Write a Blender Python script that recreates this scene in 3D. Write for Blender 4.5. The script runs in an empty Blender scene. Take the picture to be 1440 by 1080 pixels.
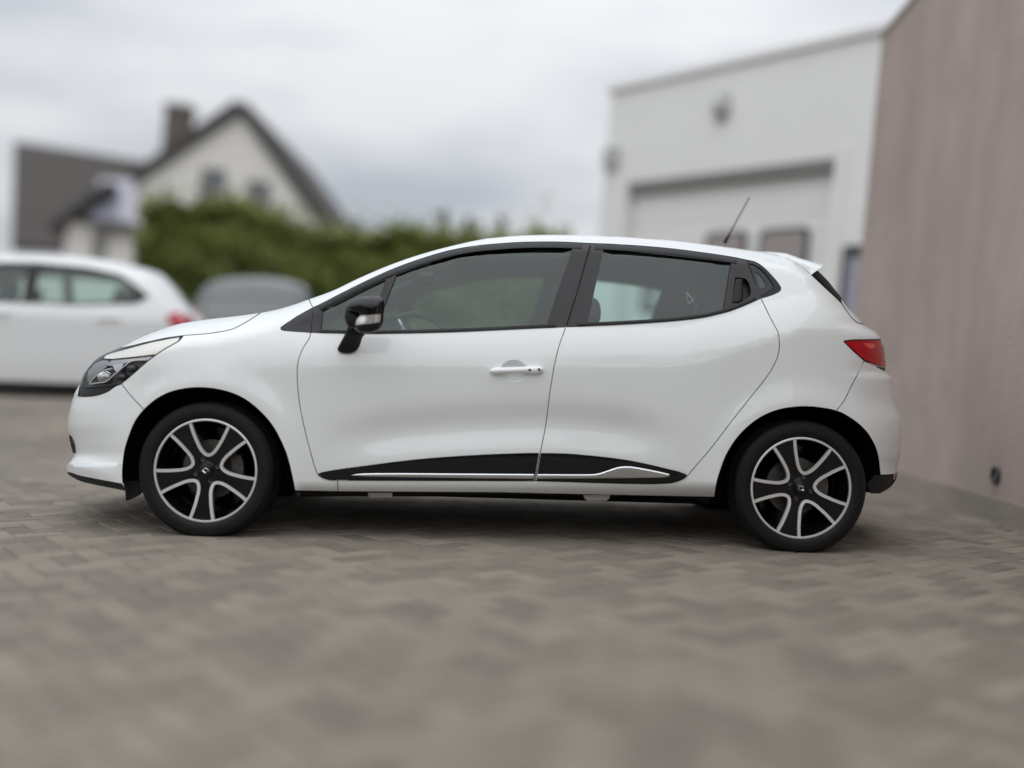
import bpy, bmesh, math, random
import numpy as np
from mathutils import Vector, Matrix
from mathutils.geometry import delaunay_2d_cdt

random.seed(7); RNG = np.random.default_rng(7)
SC = bpy.context.scene
COL = SC.collection
R = math.radians

# ------------------------------------------------------------------ camera, sky, sun, exposure
FOC = 1450.0                                   # focal length in photo pixels (photo 1440 x 1080)
CAM = np.array([0.0, 0.0, 0.7306])
ROLL, PITCH = R(5.5), R(-0.4)
SLOPE, YAW = 0.06334153, R(2.0)                # the yard falls to the left; the car stands on it
CAR_AT = (0.03368888, 4.45040265)
Rc = (Matrix.Rotation(math.pi/2 + PITCH, 3, 'X') @ Matrix.Rotation(ROLL, 3, 'Z'))
cd = bpy.data.cameras.new('camera'); cam = bpy.data.objects.new('camera', cd); COL.objects.link(cam)
cam.matrix_world = Matrix.Translation(CAM) @ Rc.to_4x4()
cd.sensor_width = 36.0; cd.lens = 36.0*FOC/1440.0
cd.clip_start = 0.05; cd.clip_end = 600
cd.dof.use_dof = True; cd.dof.focus_distance = 4.66; cd.dof.aperture_fstop = 0.036/0.104
SC.camera = cam
SC.render.resolution_x, SC.render.resolution_y = 1024, 768

world = bpy.data.worlds.new('World'); SC.world = world; world.use_nodes = True
SUN_EL, SUN_AZ = R(58), R(200)                 # azimuth: direction the light comes from, from +Y clockwise
def build_sky():
    nt = world.node_tree; N = nt.nodes; L = nt.links; N.clear()
    out = N.new('ShaderNodeOutputWorld'); bg = N.new('ShaderNodeBackground'); bg.inputs[1].default_value = 0.1
    sky = N.new('ShaderNodeTexSky'); sky.sky_type = 'NISHITA'; sky.sun_disc = False
    sky.sun_elevation = SUN_EL; sky.sun_rotation = SUN_AZ
    tc = N.new('ShaderNodeTexCoord'); sep = N.new('ShaderNodeSeparateXYZ'); L.new(tc.outputs['Generated'], sep.inputs[0])
    # cloud sheet: project the direction on a layer overhead
    ad = N.new('ShaderNodeMath'); ad.operation = 'MAXIMUM'; L.new(sep.outputs[2], ad.inputs[0]); ad.inputs[1].default_value = 0.0
    ad2 = N.new('ShaderNodeMath'); ad2.operation = 'ADD'; L.new(ad.outputs[0], ad2.inputs[0]); ad2.inputs[1].default_value = 0.22
    dv = N.new('ShaderNodeVectorMath'); dv.operation = 'DIVIDE'; L.new(tc.outputs['Generated'], dv.inputs[0])
    cmb = N.new('ShaderNodeCombineXYZ'); L.new(ad2.outputs[0], cmb.inputs[0]); L.new(ad2.outputs[0], cmb.inputs[1]); cmb.inputs[2].default_value = 1
    L.new(cmb.outputs[0], dv.inputs[1])
    mp = N.new('ShaderNodeMapping'); mp.inputs['Scale'].default_value = (0.8, 1.25, 0.3); mp.inputs['Location'].default_value = (3.1, 1.45, 0)
    L.new(dv.outputs[0], mp.inputs[0])
    nz = N.new('ShaderNodeTexNoise'); nz.inputs['Scale'].default_value = 1.15; nz.inputs['Detail'].default_value = 5; nz.inputs['Roughness'].default_value = 0.52
    L.new(mp.outputs[0], nz.inputs['Vector'])
    rp = N.new('ShaderNodeValToRGB'); L.new(nz.outputs[0], rp.inputs[0])
    rp.color_ramp.elements[0].position = 0.39; rp.color_ramp.elements[0].color = (5.0, 5.4, 5.9, 1)
    rp.color_ramp.elements[1].position = 0.63; rp.color_ramp.elements[1].color = (8.1, 8.15, 8.4, 1)
    # overcast sky: brighter towards the zenith
    g = N.new('ShaderNodeMath'); g.operation = 'MULTIPLY_ADD'; L.new(ad.outputs[0], g.inputs[0]); g.inputs[1].default_value = 1.05; g.inputs[2].default_value = 0.665
    mu = N.new('ShaderNodeVectorMath'); mu.operation = 'SCALE'; L.new(rp.outputs[0], mu.inputs[0]); L.new(g.outputs[0], mu.inputs['Scale'])
    mx = N.new('ShaderNodeMixRGB'); mx.inputs[0].default_value = 0.94; L.new(sky.outputs[0], mx.inputs[1]); L.new(mu.outputs[0], mx.inputs[2])
    L.new(mx.outputs[0], bg.inputs[0]); L.new(bg.outputs[0], out.inputs[0])
build_sky()
sd = bpy.data.lights.new('sun', 'SUN'); sd.energy = 1.1; sd.angle = R(110); sd.color = (1.0, 0.985, 0.965)
sun = bpy.data.objects.new('sun', sd); COL.objects.link(sun)
sun_dir = Vector((math.sin(SUN_AZ)*math.cos(SUN_EL), math.cos(SUN_AZ)*math.cos(SUN_EL), math.sin(SUN_EL)))
sun.rotation_euler = sun_dir.to_track_quat('Z', 'Y').to_euler()
vs = SC.view_settings; vs.view_transform = 'Standard'; vs.look = 'None'; vs.exposure = 0.2; vs.gamma = 1.0; vs.use_curve_mapping = False
SC.render.engine = 'CYCLES'
SC.cycles.use_denoising = True; SC.cycles.max_bounces = 10; SC.cycles.transparent_max_bounces = 24
SC.cycles.caustics_reflective = False; SC.cycles.caustics_refractive = False

# ------------------------------------------------------------------ materials
def mat(name, col=(.5,.5,.5), rough=.5, metal=0., coat=0., coat_rough=.03, spec=.5, noise=None, bump=None, vary=0., emit=None):
    m = bpy.data.materials.new(name); m.use_nodes = True; nt = m.node_tree; N = nt.nodes; L = nt.links
    b = N['Principled BSDF']; b.inputs['Base Color'].default_value = (*col, 1); b.inputs['Roughness'].default_value = rough
    b.inputs['Metallic'].default_value = metal; b.inputs['Coat Weight'].default_value = coat; b.inputs['Coat Roughness'].default_value = coat_rough
    b.inputs['Specular IOR Level'].default_value = spec
    if noise:                                   # (scale, second colour, stretch, contrast)
        sc, c2, st, con = noise
        tc = N.new('ShaderNodeTexCoord'); mp = N.new('ShaderNodeMapping'); mp.inputs['Scale'].default_value = st; L.new(tc.outputs['Object'], mp.inputs[0])
        nz = N.new('ShaderNodeTexNoise'); nz.inputs['Scale'].default_value = sc; nz.inputs['Detail'].default_value = 6; nz.inputs['Roughness'].default_value = .6
        L.new(mp.outputs[0], nz.inputs['Vector'])
        rp = N.new('ShaderNodeValToRGB'); rp.color_ramp.elements[0].position = .5-con; rp.color_ramp.elements[1].position = .5+con
        rp.color_ramp.elements[0].color = (*col, 1); rp.color_ramp.elements[1].color = (*c2, 1); L.new(nz.outputs[0], rp.inputs[0])
        src = rp.outputs[0]
    else:
        src = None
    if vary:
        oi = N.new('ShaderNodeObjectInfo'); ge = N.new('ShaderNodeNewGeometry')
        a = N.new('ShaderNodeMath'); a.operation = 'ADD'; L.new(oi.outputs['Random'], a.inputs[0]); L.new(ge.outputs['Random Per Island'], a.inputs[1])
        fr = N.new('ShaderNodeMath'); fr.operation = 'FRACT'; L.new(a.outputs[0], fr.inputs[0])
        mr = N.new('ShaderNodeMapRange'); mr.inputs[3].default_value = 1-vary; mr.inputs[4].default_value = 1+vary; L.new(fr.outputs[0], mr.inputs[0])
        hs = N.new('ShaderNodeHueSaturation'); L.new(mr.outputs[0], hs.inputs['Value'])
        hr = N.new('ShaderNodeMapRange'); hr.inputs[3].default_value = .985; hr.inputs[4].default_value = 1.015-.5+.5
        if src: L.new(src, hs.inputs['Color'])
        else: hs.inputs['Color'].default_value = (*col, 1)
        src = hs.outputs[0]
    if src: L.new(src, b.inputs['Base Color'])
    if bump:
        sc, strength = bump
        tc = N.new('ShaderNodeTexCoord'); nz = N.new('ShaderNodeTexNoise'); nz.inputs['Scale'].default_value = sc; nz.inputs['Detail'].default_value = 6
        L.new(tc.outputs['Object'], nz.inputs['Vector'])
        bp = N.new('ShaderNodeBump'); bp.inputs['Strength'].default_value = strength; bp.inputs['Distance'].default_value = .01
        L.new(nz.outputs[0], bp.inputs['Height']); L.new(bp.outputs[0], b.inputs['Normal'])
    if emit:
        b.inputs['Emission Color'].default_value = (*col, 1); b.inputs['Emission Strength'].default_value = emit
    return m

def glass_mat(name, tint, dots=False, refl=1.0, ior=1.66):
    m = bpy.data.materials.new(name); m.use_nodes = True; nt = m.node_tree; N = nt.nodes; L = nt.links; N.clear()
    out = N.new('ShaderNodeOutputMaterial'); tr = N.new('ShaderNodeBsdfTransparent'); tr.inputs[0].default_value = (*tint, 1)
    gl = N.new('ShaderNodeBsdfGlossy'); gl.inputs['Roughness'].default_value = 0.0; gl.inputs[0].default_value = (refl*.93, refl, refl*.985, 1)
    fr = N.new('ShaderNodeFresnel'); fr.inputs[0].default_value = 1.33 if dots else ior
    mx = N.new('ShaderNodeMixShader'); L.new(fr.outputs[0], mx.inputs[0]); L.new(tr.outputs[0], mx.inputs[1]); L.new(gl.outputs[0], mx.inputs[2])
    last = mx.outputs[0]
    if dots:                                   # rain drops and dust dried on the pane
        tc = N.new('ShaderNodeTexCoord'); vo = N.new('ShaderNodeTexVoronoi'); vo.inputs['Scale'].default_value = 52; L.new(tc.outputs['Object'], vo.inputs['Vector'])
        nz = N.new('ShaderNodeTexNoise'); nz.inputs['Scale'].default_value = 30; L.new(tc.outputs['Object'], nz.inputs['Vector'])
        rp = N.new('ShaderNodeValToRGB'); rp.color_ramp.elements[0].position = .10; rp.color_ramp.elements[0].color = (.5,.5,.5,1)
        rp.color_ramp.elements[1].position = .34; rp.color_ramp.elements[1].color = (.0,.0,.0,1); L.new(vo.outputs['Distance'], rp.inputs[0])
        mm = N.new('ShaderNodeMath'); mm.operation = 'MULTIPLY'; L.new(rp.outputs[0], mm.inputs[0]); L.new(nz.outputs[0], mm.inputs[1])
        df = N.new('ShaderNodeBsdfTranslucent'); df.inputs[0].default_value = (.75,.8,.78,1)
        m2 = N.new('ShaderNodeMixShader'); L.new(mm.outputs[0], m2.inputs[0]); L.new(last, m2.inputs[1]); L.new(df.outputs[0], m2.inputs[2]); last = m2.outputs[0]
    L.new(last, out.inputs[0])
    return m

M = dict(
    paint=mat('white_paint', (.80,.828,.825), .35, coat=1.0, coat_rough=.015, spec=.4),
    paint_old=mat('white_paint_dull', (.74,.755,.76), .4, coat=.8, coat_rough=.04),
    grey_paint=mat('grey_paint', (.055,.068,.068), .35, coat=1.0, coat_rough=.03),
    gloss=mat('gloss_black', (.004,.004,.005), .05, spec=.45),
    satin=mat('satin_black', (.012,.012,.013), .42, spec=.3),
    film=mat('pillar_film', (.034,.031,.034), .5, spec=.4),
    plastic=mat('black_plastic', (.008,.008,.009), .6, bump=(900, .15), spec=.3),
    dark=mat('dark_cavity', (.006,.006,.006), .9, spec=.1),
    chrome=mat('chrome', (.70,.71,.72), .08, metal=1.0),
    alloy=mat('machined_alloy', (.80,.80,.79), .32, metal=.55),
    rimblack=mat('rim_black', (.004,.004,.006), .2, spec=.35, coat=.2, coat_rough=.1),
    steel=mat('brake_steel', (.16,.155,.15), .5, metal=.8, noise=(30,(.08,.07,.065),(1,1,1),.3)),
    rubber=mat('tyre_rubber', (.005,.005,.0055), .55, bump=(260,.25), spec=.28),
    cream=mat('lamp_reflector', (.90,.88,.83), .3),
    lampgrey=mat('lamp_bezel', (.42,.425,.44), .2, metal=.6),
    bowl=mat('lamp_bowl', (.30,.31,.33), .35),
    lampdark=mat('lamp_housing', (.06,.063,.07), .25, metal=.3),
    red=mat('red_lens', (.46,.003,.010), .06, spec=.25),
    screen=mat('screen_black', (.004,.004,.005), .35, spec=.05),
    guide=mat('light_guide_white', (.88,.86,.82), .3),
    redlit=mat('red_reflector_highlight', (.90,.03,.015), .15, coat=1.0),
    redfog=mat('red_fog_lens', (.20,.03,.03), .2, coat=.8),
    amber=mat('indicator_clear', (.52,.47,.43), .16, metal=.6, coat=1.0, noise=(60,(.75,.72,.70),(1,1,3),.15)),
    glass=glass_mat('tinted_glass', (.73,.88,.84)),
    wet=glass_mat('wet_tinted_glass', (.52,.74,.68), dots=True),
    clear=glass_mat('clear_lens', (.985,.988,.99), refl=.8, ior=1.16),
    lining=mat('headliner_fabric', (.48,.52,.52), .9, bump=(700,.2)),
    trimgrey=mat('interior_grey', (.05,.055,.055), .7),
    trimdark=mat('interior_black', (.045,.05,.052), .7),
    seat=mat('seat_fabric', (.07,.075,.08), .9, bump=(400,.3)),
    grey_mark=mat('grey_triangle', (.17,.20,.195), .6),
    silver=mat('silver_plastic', (.5,.51,.52), .3, metal=.7),
    brick=mat('paver_concrete', (.25,.218,.178), .92, noise=(7,(.185,.16,.128),(1,1,1),.32), bump=(140,.5), vary=.22),
    jointx=mat('joint_sand', (.13,.115,.10), .95, noise=(40,(.08,.07,.06),(1,1,1),.3)),
    wall=mat('wall_render', (.53,.455,.425), .9, noise=(1.1,(.38,.315,.29),(1.6,1.6,.28),.28), bump=(35,.6)),
    plinth=mat('wall_plinth', (.33,.305,.275), .92, noise=(2.2,(.21,.20,.175),(1,1,.6),.3), bump=(40,.5)),
    clad=mat('garage_cladding', (.80,.80,.79), .55, noise=(.7,(.72,.72,.70),(1,1,1),.4)),
    door=mat('garage_door_panel', (.76,.76,.745), .45),
    greytrim=mat('grey_trim', (.22,.215,.205), .6),
    brown=mat('brown_blind', (.31,.275,.265), .7),
    lampcase=mat('lamp_case_grey', (.45,.45,.44), .6),
    anth=mat('anthracite', (.045,.046,.05), .5),
    render=mat('house_render', (.76,.74,.70), .9, noise=(.6,(.68,.66,.62),(1,1,1),.3)),
    tile=mat('roof_tile', (.070,.060,.055), .8, noise=(3,(.05,.042,.038),(1,1,4),.3)),
    fascia=mat('fascia_board', (.05,.047,.046), .6),
    brickred=mat('chimney_brick', (.15,.128,.115), .9, noise=(6,(.10,.085,.075),(1,1,3),.3)),
    solar=mat('roof_panel_glass', (.30,.30,.36), .25, coat=1.0),
    pane=mat('house_pane', (.05,.06,.08), .08, coat=1.0),
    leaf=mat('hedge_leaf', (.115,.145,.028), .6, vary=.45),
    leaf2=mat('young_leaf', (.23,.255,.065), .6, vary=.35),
    bark=mat('bark', (.07,.055,.04), .9),
    bare=mat('bare_bark', (.035,.03,.026), .9),
)

def wall_mat(name, a, b, c, streak=1.):
    m = bpy.data.materials.new(name); m.use_nodes = True; nt = m.node_tree; N = nt.nodes; L = nt.links; p = N['Principled BSDF']; p.inputs['Roughness'].default_value = .92
    tc = N.new('ShaderNodeTexCoord')
    def noise(sc, st, det=6, rough=.6):
        mp = N.new('ShaderNodeMapping'); mp.inputs['Scale'].default_value = st; L.new(tc.outputs['Object'], mp.inputs[0])
        nz = N.new('ShaderNodeTexNoise'); nz.inputs['Scale'].default_value = sc; nz.inputs['Detail'].default_value = det; nz.inputs['Roughness'].default_value = rough; L.new(mp.outputs[0], nz.inputs['Vector']); return nz.outputs[0]
    def ramp(x, lo, hi):
        r = N.new('ShaderNodeMapRange'); r.inputs[1].default_value = lo; r.inputs[2].default_value = hi; L.new(x, r.inputs[0]); return r.outputs[0]
    m1 = N.new('ShaderNodeMixRGB'); m1.inputs[1].default_value = (*a,1); m1.inputs[2].default_value = (*b,1); L.new(ramp(noise(1.3,(1.2,1.2,.6*streak)),.32,.68), m1.inputs[0])
    m2 = N.new('ShaderNodeMixRGB'); m2.inputs[2].default_value = (*c,1); L.new(m1.outputs[0], m2.inputs[1]); L.new(ramp(noise(1.7,(1,1,1),8,.65),.48,.72), m2.inputs[0])
    L.new(m2.outputs[0], p.inputs['Base Color'])
    bp = N.new('ShaderNodeBump'); bp.inputs['Strength'].default_value = .6; bp.inputs['Distance'].default_value = .012; L.new(noise(34,(1,1,1)), bp.inputs['Height']); L.new(bp.outputs[0], p.inputs['Normal'])
    return m
M['wall'] = wall_mat('wall_render_streaked', (.49,.40,.362), (.39,.308,.28), (.375,.315,.278))
M['plinth'] = wall_mat('wall_foot', (.36,.305,.265), (.27,.225,.195), (.25,.24,.20), 3.)

# ------------------------------------------------------------------ mesh helpers
def linkobj(name, me, m, parent=None, loc=None):
    o = bpy.data.objects.new(name, me); COL.objects.link(o)
    if m is not None and not me.materials: me.materials.append(m)
    if parent: o.parent = parent
    if loc is not None: o.location = loc
    return o
def empty(name, loc=(0,0,0), rz=0., parent=None, label=None, cat=None, group=None):
    o = bpy.data.objects.new(name, None); COL.objects.link(o); o.location = loc; o.rotation_euler = (0,0,rz)
    o.empty_display_size = .1
    if parent: o.parent = parent
    tag(o, label, cat, group); return o
def tag(o, label=None, cat=None, group=None, kind=None):
    for k, v in (('label',label),('category',cat),('group',group),('kind',kind)):
        if v: o[k] = v
    return o

class MD:                                       # verts, faces, optional normals
    def __init__(s, v=None, f=None, n=None):
        s.v = np.zeros((0,3)) if v is None else np.asarray(v, float); s.f = [] if f is None else f; s.n = n
    def mirror(s, yc):
        v = s.v.copy(); v[:,1] = 2*yc - v[:,1]
        n = None
        if s.n is not None: n = s.n.copy(); n[:,1] *= -1
        return MD(v, [tuple(reversed(t)) for t in s.f], n)
def join(mds):
    v = []; f = []; n = []; k = 0; hasn = all(m.n is not None for m in mds)
    for m in mds:
        v.append(m.v); f += [tuple(i+k for i in t) for t in m.f]; k += len(m.v)
        if hasn: n.append(m.n)
    return MD(np.concatenate(v), f, np.concatenate(n) if hasn else None)
def make(name, md, m, parent=None, smooth=True, loc=None):
    if isinstance(md, list): md = join(md)
    me = bpy.data.meshes.new(name); me.from_pydata(md.v.tolist(), [], md.f); 
    if smooth: me.polygons.foreach_set('use_smooth', [True]*len(me.polygons))
    me.validate()
    if md.n is not None and len(md.n) == len(me.vertices): me.normals_split_custom_set_from_vertices(md.n.tolist())
    me.update()
    return linkobj(name, me, m, parent, loc)

def cr(pts, n=5):                               # open Catmull-Rom through the points
    p = np.asarray(pts, float)
    if len(p) < 3: return p
    q = np.vstack([2*p[0]-p[1], p, 2*p[-1]-p[-2]]); out = []
    for i in range(1, len(q)-2):
        t = np.linspace(0,1,n,endpoint=False)[:,None]
        a,b,c,d = q[i-1],q[i],q[i+1],q[i+2]
        out.append(.5*((2*b)+(-a+c)*t+(2*a-5*b+4*c-d)*t**2+(-a+3*b-3*c+d)*t**3))
    out.append(p[-1:]); return np.vstack(out)
def chain(*segs, tol=None):                     # closed outline from curve pieces, doubles removed
    p = np.vstack([np.asarray(s, float) for s in segs]); keep = [0]
    tol = tol or (.35 if np.ptp(p[:,0]) > 8 else .004)
    for i in range(1, len(p)):
        if np.hypot(*(p[i]-p[keep[-1]])) > tol: keep.append(i)
    while np.hypot(*(p[keep[-1]]-p[keep[0]])) < tol and len(keep) > 3: keep.pop()
    return p[keep]
def resample(poly, step):
    out = []; n = len(poly)
    for i in range(n):
        a, b = poly[i], poly[(i+1)%n]; k = max(1, int(math.ceil(np.hypot(*(b-a))/step)))
        for j in range(k): out.append(a+(b-a)*j/k)
    return np.array(out)
def area(p): x,y = p[:,0],p[:,1]; return .5*np.sum(x*np.roll(y,-1)-np.roll(x,-1)*y)
def offset(poly, d):                            # inwards for d > 0
    p = poly; s = 1 if area(p) > 0 else -1
    e = np.roll(p,-1,0)-p; e /= np.linalg.norm(e,axis=1)[:,None]+1e-12
    nrm = np.stack([-e[:,1], e[:,0]],1)*s; pr = np.roll(nrm,1,0); b = nrm+pr
    L = np.linalg.norm(b,axis=1); k = np.where(L > .5, 2/np.maximum(L,1e-6)**2, 1.0)
    return p + d*b*k[:,None]
def inside(poly, q):
    x,y = q[:,0],q[:,1]; c = np.zeros(len(q),bool); n = len(poly)
    for i in range(n):
        x1,y1 = poly[i]; x2,y2 = poly[(i+1)%n]
        if y1 == y2: continue
        m = ((y1>y)!=(y2>y)) & (x < (x2-x1)*(y-y1)/(y2-y1)+x1); c ^= m
    return c
def edgedist(poly, q):
    d = np.full(len(q), 1e9); n = len(poly)
    for i in range(n):
        a = poly[i]; b = poly[(i+1)%n]-a; L2 = b@b+1e-12
        t = np.clip(((q-a)@b)/L2,0,1); r = q-a-t[:,None]*b; d = np.minimum(d, np.hypot(r[:,0],r[:,1]))
    return d
def fill(outline, holes=(), spacing=6., rings=(), extra=None):
    loops = [outline]+list(holes)
    lo, hi = outline.min(0), outline.max(0)
    gx,gy = np.meshgrid(np.arange(lo[0]+spacing*.37,hi[0],spacing), np.arange(lo[1]+spacing*.41,hi[1],spacing))
    cand = [np.stack([gx.ravel(),gy.ravel()],1)]
    if extra is not None: cand.insert(0, np.asarray(extra,float))
    g = np.vstack(cand)
    def ok(q, mind):
        k = inside(outline,q)
        for h in holes: k &= ~inside(h,q)
        q = q[k]
        for l in loops:
            if len(q): q = q[edgedist(l,q) > mind]
        return q
    g = ok(g, max([spacing*.45]+[r*1.25 for r in rings])) if len(g) else g
    ringpts = []
    for r in rings:
        q = resample(offset(outline, r), max(spacing*.6, r)); q = ok(q, r*.9)
        ringpts.append(q)
    pts = np.vstack(loops+ringpts+[g]); edges = []; k = 0
    for l in loops:
        n = len(l); edges += [(k+i, k+(i+1)%n) for i in range(n)]; k += n
    vo,_,fo,ov,_,_ = delaunay_2d_cdt([Vector(p) for p in pts], edges, [], 0, 1e-5)
    V = np.array([(v.x,v.y) for v in vo]); F = np.array([t for t in fo if len(t)==3], int)
    c = V[F].mean(1); k = inside(outline,c)
    for h in holes: k &= ~inside(h,c)
    return V, F[k]

class Surf:
    """a side of a body: map(P, y) -> 3-D, S(P) -> how far in from the widest plane"""
    def __init__(s, mp, S, e): s.map, s.S, s.e = mp, S, e
    def normals(s, P, S=None):
        S = S or s.S; e = s.e; dx = np.array([e,0]); dy = np.array([0,e])
        a = s.map(P+dx,S(P+dx))-s.map(P-dx,S(P-dx)); b = s.map(P+dy,S(P+dy))-s.map(P-dy,S(P-dy))
        n = np.cross(a,b); n /= np.linalg.norm(n,axis=1)[:,None]+1e-15
        n[n[:,1]>0] *= -1
        return n
def panel(sf, outline, holes=(), off=0., thick=.018, gap=.55, spacing=6., rings=(), extra=None, S=None, step=4.):
    SS = S or sf.S; f0 = (lambda P: SS(P)+off)
    o = resample(np.asarray(outline,float), step); o = offset(o, gap) if gap else o
    hs = [offset(resample(np.asarray(h,float),step), -gap) if gap else resample(np.asarray(h,float),step) for h in holes]
    V,F = fill(o, hs, spacing, rings, extra)
    v3 = sf.map(V, f0(V)); n3 = sf.normals(V, f0)
    tri = v3[F]; gn = np.cross(tri[:,1]-tri[:,0], tri[:,2]-tri[:,0]); fl = np.einsum('ij,ij->i',gn,n3[F].mean(1)) < 0
    F = F.copy(); F[fl] = F[fl][:,::-1]
    faces = [tuple(t) for t in F.tolist()]; v = [v3]; n = [n3]; k = len(v3)
    if thick:
        for li, l in enumerate([o]+hs):
            m = len(l); a = sf.map(l, f0(l)); b = sf.map(l, f0(l)+thick); e = np.roll(a,-1,0)-np.roll(a,1,0); nn = np.cross(e, b-a)
            nn /= np.linalg.norm(nn,axis=1)[:,None]+1e-12
            cen = a.mean(0); s = np.sign(np.sum((a-cen)*nn)) or 1
            if li: s = -s
            nn = nn*s
            v += [a,b]; n += [nn,nn]
            for i in range(m):
                j = (i+1)%m; q = (k+i,k+j,k+m+j,k+m+i)
                fn = np.cross(a[j]-a[i], b[j]-a[i])
                faces.append(q if fn@nn[i] > 0 else q[::-1])
            k += 2*m
    return MD(np.vstack(v), faces, np.vstack(n))
def pillow(sf, outline, y0, A, r, back=None, spacing=3., S=None, step=2.):
    """a rounded solid whose outline is given: front bulge A (towards the viewer), back bulge"""
    o = resample(np.asarray(outline,float), step)
    V,F = fill(o, [], spacing, rings=(r*.06, r*.2, r*.45))
    base = (lambda P: (S(P) if S else 0)+y0)
    def dome(P):
        d = np.where(inside(o,P), np.minimum(edgedist(o,P)/r,1), 0); return np.sqrt(np.maximum(1-(1-d)**2,0))
    f = lambda P: base(P)-A*dome(P)
    fr = sf.map(V, f(V)); nf = sf.normals(V, f)
    bk = base(V)+(A if back is None else back)*dome(V); bv = sf.map(V, bk)
    tri = fr[F]; gn = np.cross(tri[:,1]-tri[:,0],tri[:,2]-tri[:,0]); fl = gn[:,1] > 0
    F = F.copy(); F[fl] = F[fl][:,::-1]; k = len(V)
    faces = [tuple(t) for t in F.tolist()]+[(a+k,c+k,b+k) for a,b,c in F.tolist()]
    nb = nf.copy(); nb[:,1] *= -1
    return MD(np.vstack([fr,bv]), faces, np.vstack([nf,nb]))
def strip(sf, sil, D, yc, t0=0., nt=8, drop=0., crown=1.):
    """closes the body from one side's silhouette across to the other"""
    P = resample_open(np.asarray(sil,float), 6.); y = sf.S(P); v0 = sf.map(P,y); d = D(P); L = (yc-y)
    rows = []
    ts = list(np.linspace(t0,1,nt))
    e_ = np.gradient(P,axis=0); n_ = np.stack([-e_[:,1],e_[:,0]],1); n_ /= np.linalg.norm(n_,axis=1)[:,None]+1e-9; n_ *= np.where(np.sum(n_*(np.array([700.,560.])-P),1)<0,-1,1)[:,None]
    Pin = P+n_*.75; rows.append(sf.map(Pin, sf.S(Pin)+.0006)); ts = [None]+ts
    for t in ts[1:]:
        a = v0.copy(); a[:,1] = y+L*t
        w = crown*L*(t-t*t/2)
        a[:,0] += d[:,0]*w; a[:,2] += d[:,2]*w - drop; rows.append(a)
    for t in reversed(ts[:-1]):
        a = rows[ts.index(t)].copy(); a[:,1] = 2*yc-a[:,1]; rows.append(a)
    m = len(P); v = np.vstack(rows); f = []
    for i in range(len(rows)-1):
        for j in range(m-1): f.append((i*m+j, i*m+j+1, (i+1)*m+j+1, (i+1)*m+j))
    G = v.reshape(len(rows),m,3); gu = np.gradient(G,axis=0); gv = np.gradient(G,axis=1); n = np.cross(gv,gu); n /= np.linalg.norm(n,axis=2)[...,None]+1e-12
    c = np.array([G[...,0].mean(), yc, G[...,2].mean()-.3])
    return MD(v,f,n.reshape(-1,3)), G
def resample_open(p, step):
    out = [p[0]]
    for a,b in zip(p[:-1],p[1:]):
        k = max(1,int(math.ceil(np.hypot(*(b-a))/step)))
        out += [a+(b-a)*(j+1)/k for j in range(k)]
    return np.array(out)
def orient(md, cen):                            # make faces and normals point away from cen
    f2 = []
    for t in md.f:
        p = md.v[list(t)]; g = np.cross(p[1]-p[0], p[2]-p[0]); 
        f2.append(t if g@(p.mean(0)-cen) > 0 else tuple(reversed(t)))
    n = md.n
    if n is not None:
        s = np.sign(np.einsum('ij,ij->i', n, md.v-cen)); n = n*np.where(s==0,1,s)[:,None]
    return MD(md.v, f2, n)

def boxmd(lo, hi):
    x0,y0,z0 = lo; x1,y1,z1 = hi
    v = [(x0,y0,z0),(x1,y0,z0),(x1,y1,z0),(x0,y1,z0),(x0,y0,z1),(x1,y0,z1),(x1,y1,z1),(x0,y1,z1)]
    return MD(v, [(3,2,1,0),(4,5,6,7),(0,1,5,4),(1,2,6,5),(2,3,7,6),(3,0,4,7)])
def box(name, lo, hi, m, parent=None, bev=0.):
    o = make(name, boxmd(lo,hi), m, parent, smooth=False)
    if bev:
        bm = bmesh.new(); bm.from_mesh(o.data); bmesh.ops.bevel(bm, geom=bm.edges[:], offset=bev, segments=2, affect='EDGES', profile=.6); bm.to_mesh(o.data); bm.free()
    return o
def prismmd(pts3, d):                           # polygon (3-D points) pushed along d
    a = np.asarray(pts3,float); b = a+np.asarray(d,float); n = len(a)
    f = [tuple(range(n)), tuple(range(2*n-1,n-1,-1))]+[(i,n+i,n+(i+1)%n,(i+1)%n) for i in range(n)]
    md = MD(np.vstack([a,b]), f); c = md.v.mean(0)
    e = np.cross(a[1]-a[0],a[2]-a[0])
    if e@np.asarray(d,float) > 0: md.f = [tuple(reversed(t)) for t in f]
    return md
def tubemd(path, r, n=8, cap=True, r2=None):
    p = [Vector(q) for q in path]; v = []; f = []
    for i,q in enumerate(p):
        t = (p[min(i+1,len(p)-1)]-p[max(i-1,0)]).normalized(); u = t.cross(Vector((0,.37,.93)) if abs(t.z)<.9 else Vector((1,0,0))).normalized(); w = t.cross(u)
        rr = r if r2 is None else r+(r2-r)*i/(len(p)-1)
        for k in range(n):
            a = 2*math.pi*k/n; v.append(q+u*rr*math.cos(a)+w*rr*math.sin(a))
    for i in range(len(p)-1):
        for k in range(n): f.append((i*n+k, i*n+(k+1)%n, (i+1)*n+(k+1)%n, (i+1)*n+k))
    if cap: f += [tuple(reversed(range(n))), tuple(range((len(p)-1)*n, len(p)*n))]
    return MD([tuple(q) for q in v], f)
def lathemd(prof, n=64, closed=False, mod=None):  # profile (radius, y), axis y
    v = []; f = []; m = len(prof)
    for k in range(n):
        a = 2*math.pi*k/n
        for i,(r,y) in enumerate(prof):
            rr = mod(i,k,r) if mod else r
            v.append((rr*math.sin(a), y, rr*math.cos(a)))
    for k in range(n):
        q = (k+1)%n
        for i in range(m-1 if not closed else m):
            j = (i+1)%m; f.append((k*m+i, q*m+i, q*m+j, k*m+j))
    return MD(v,f)
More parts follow.
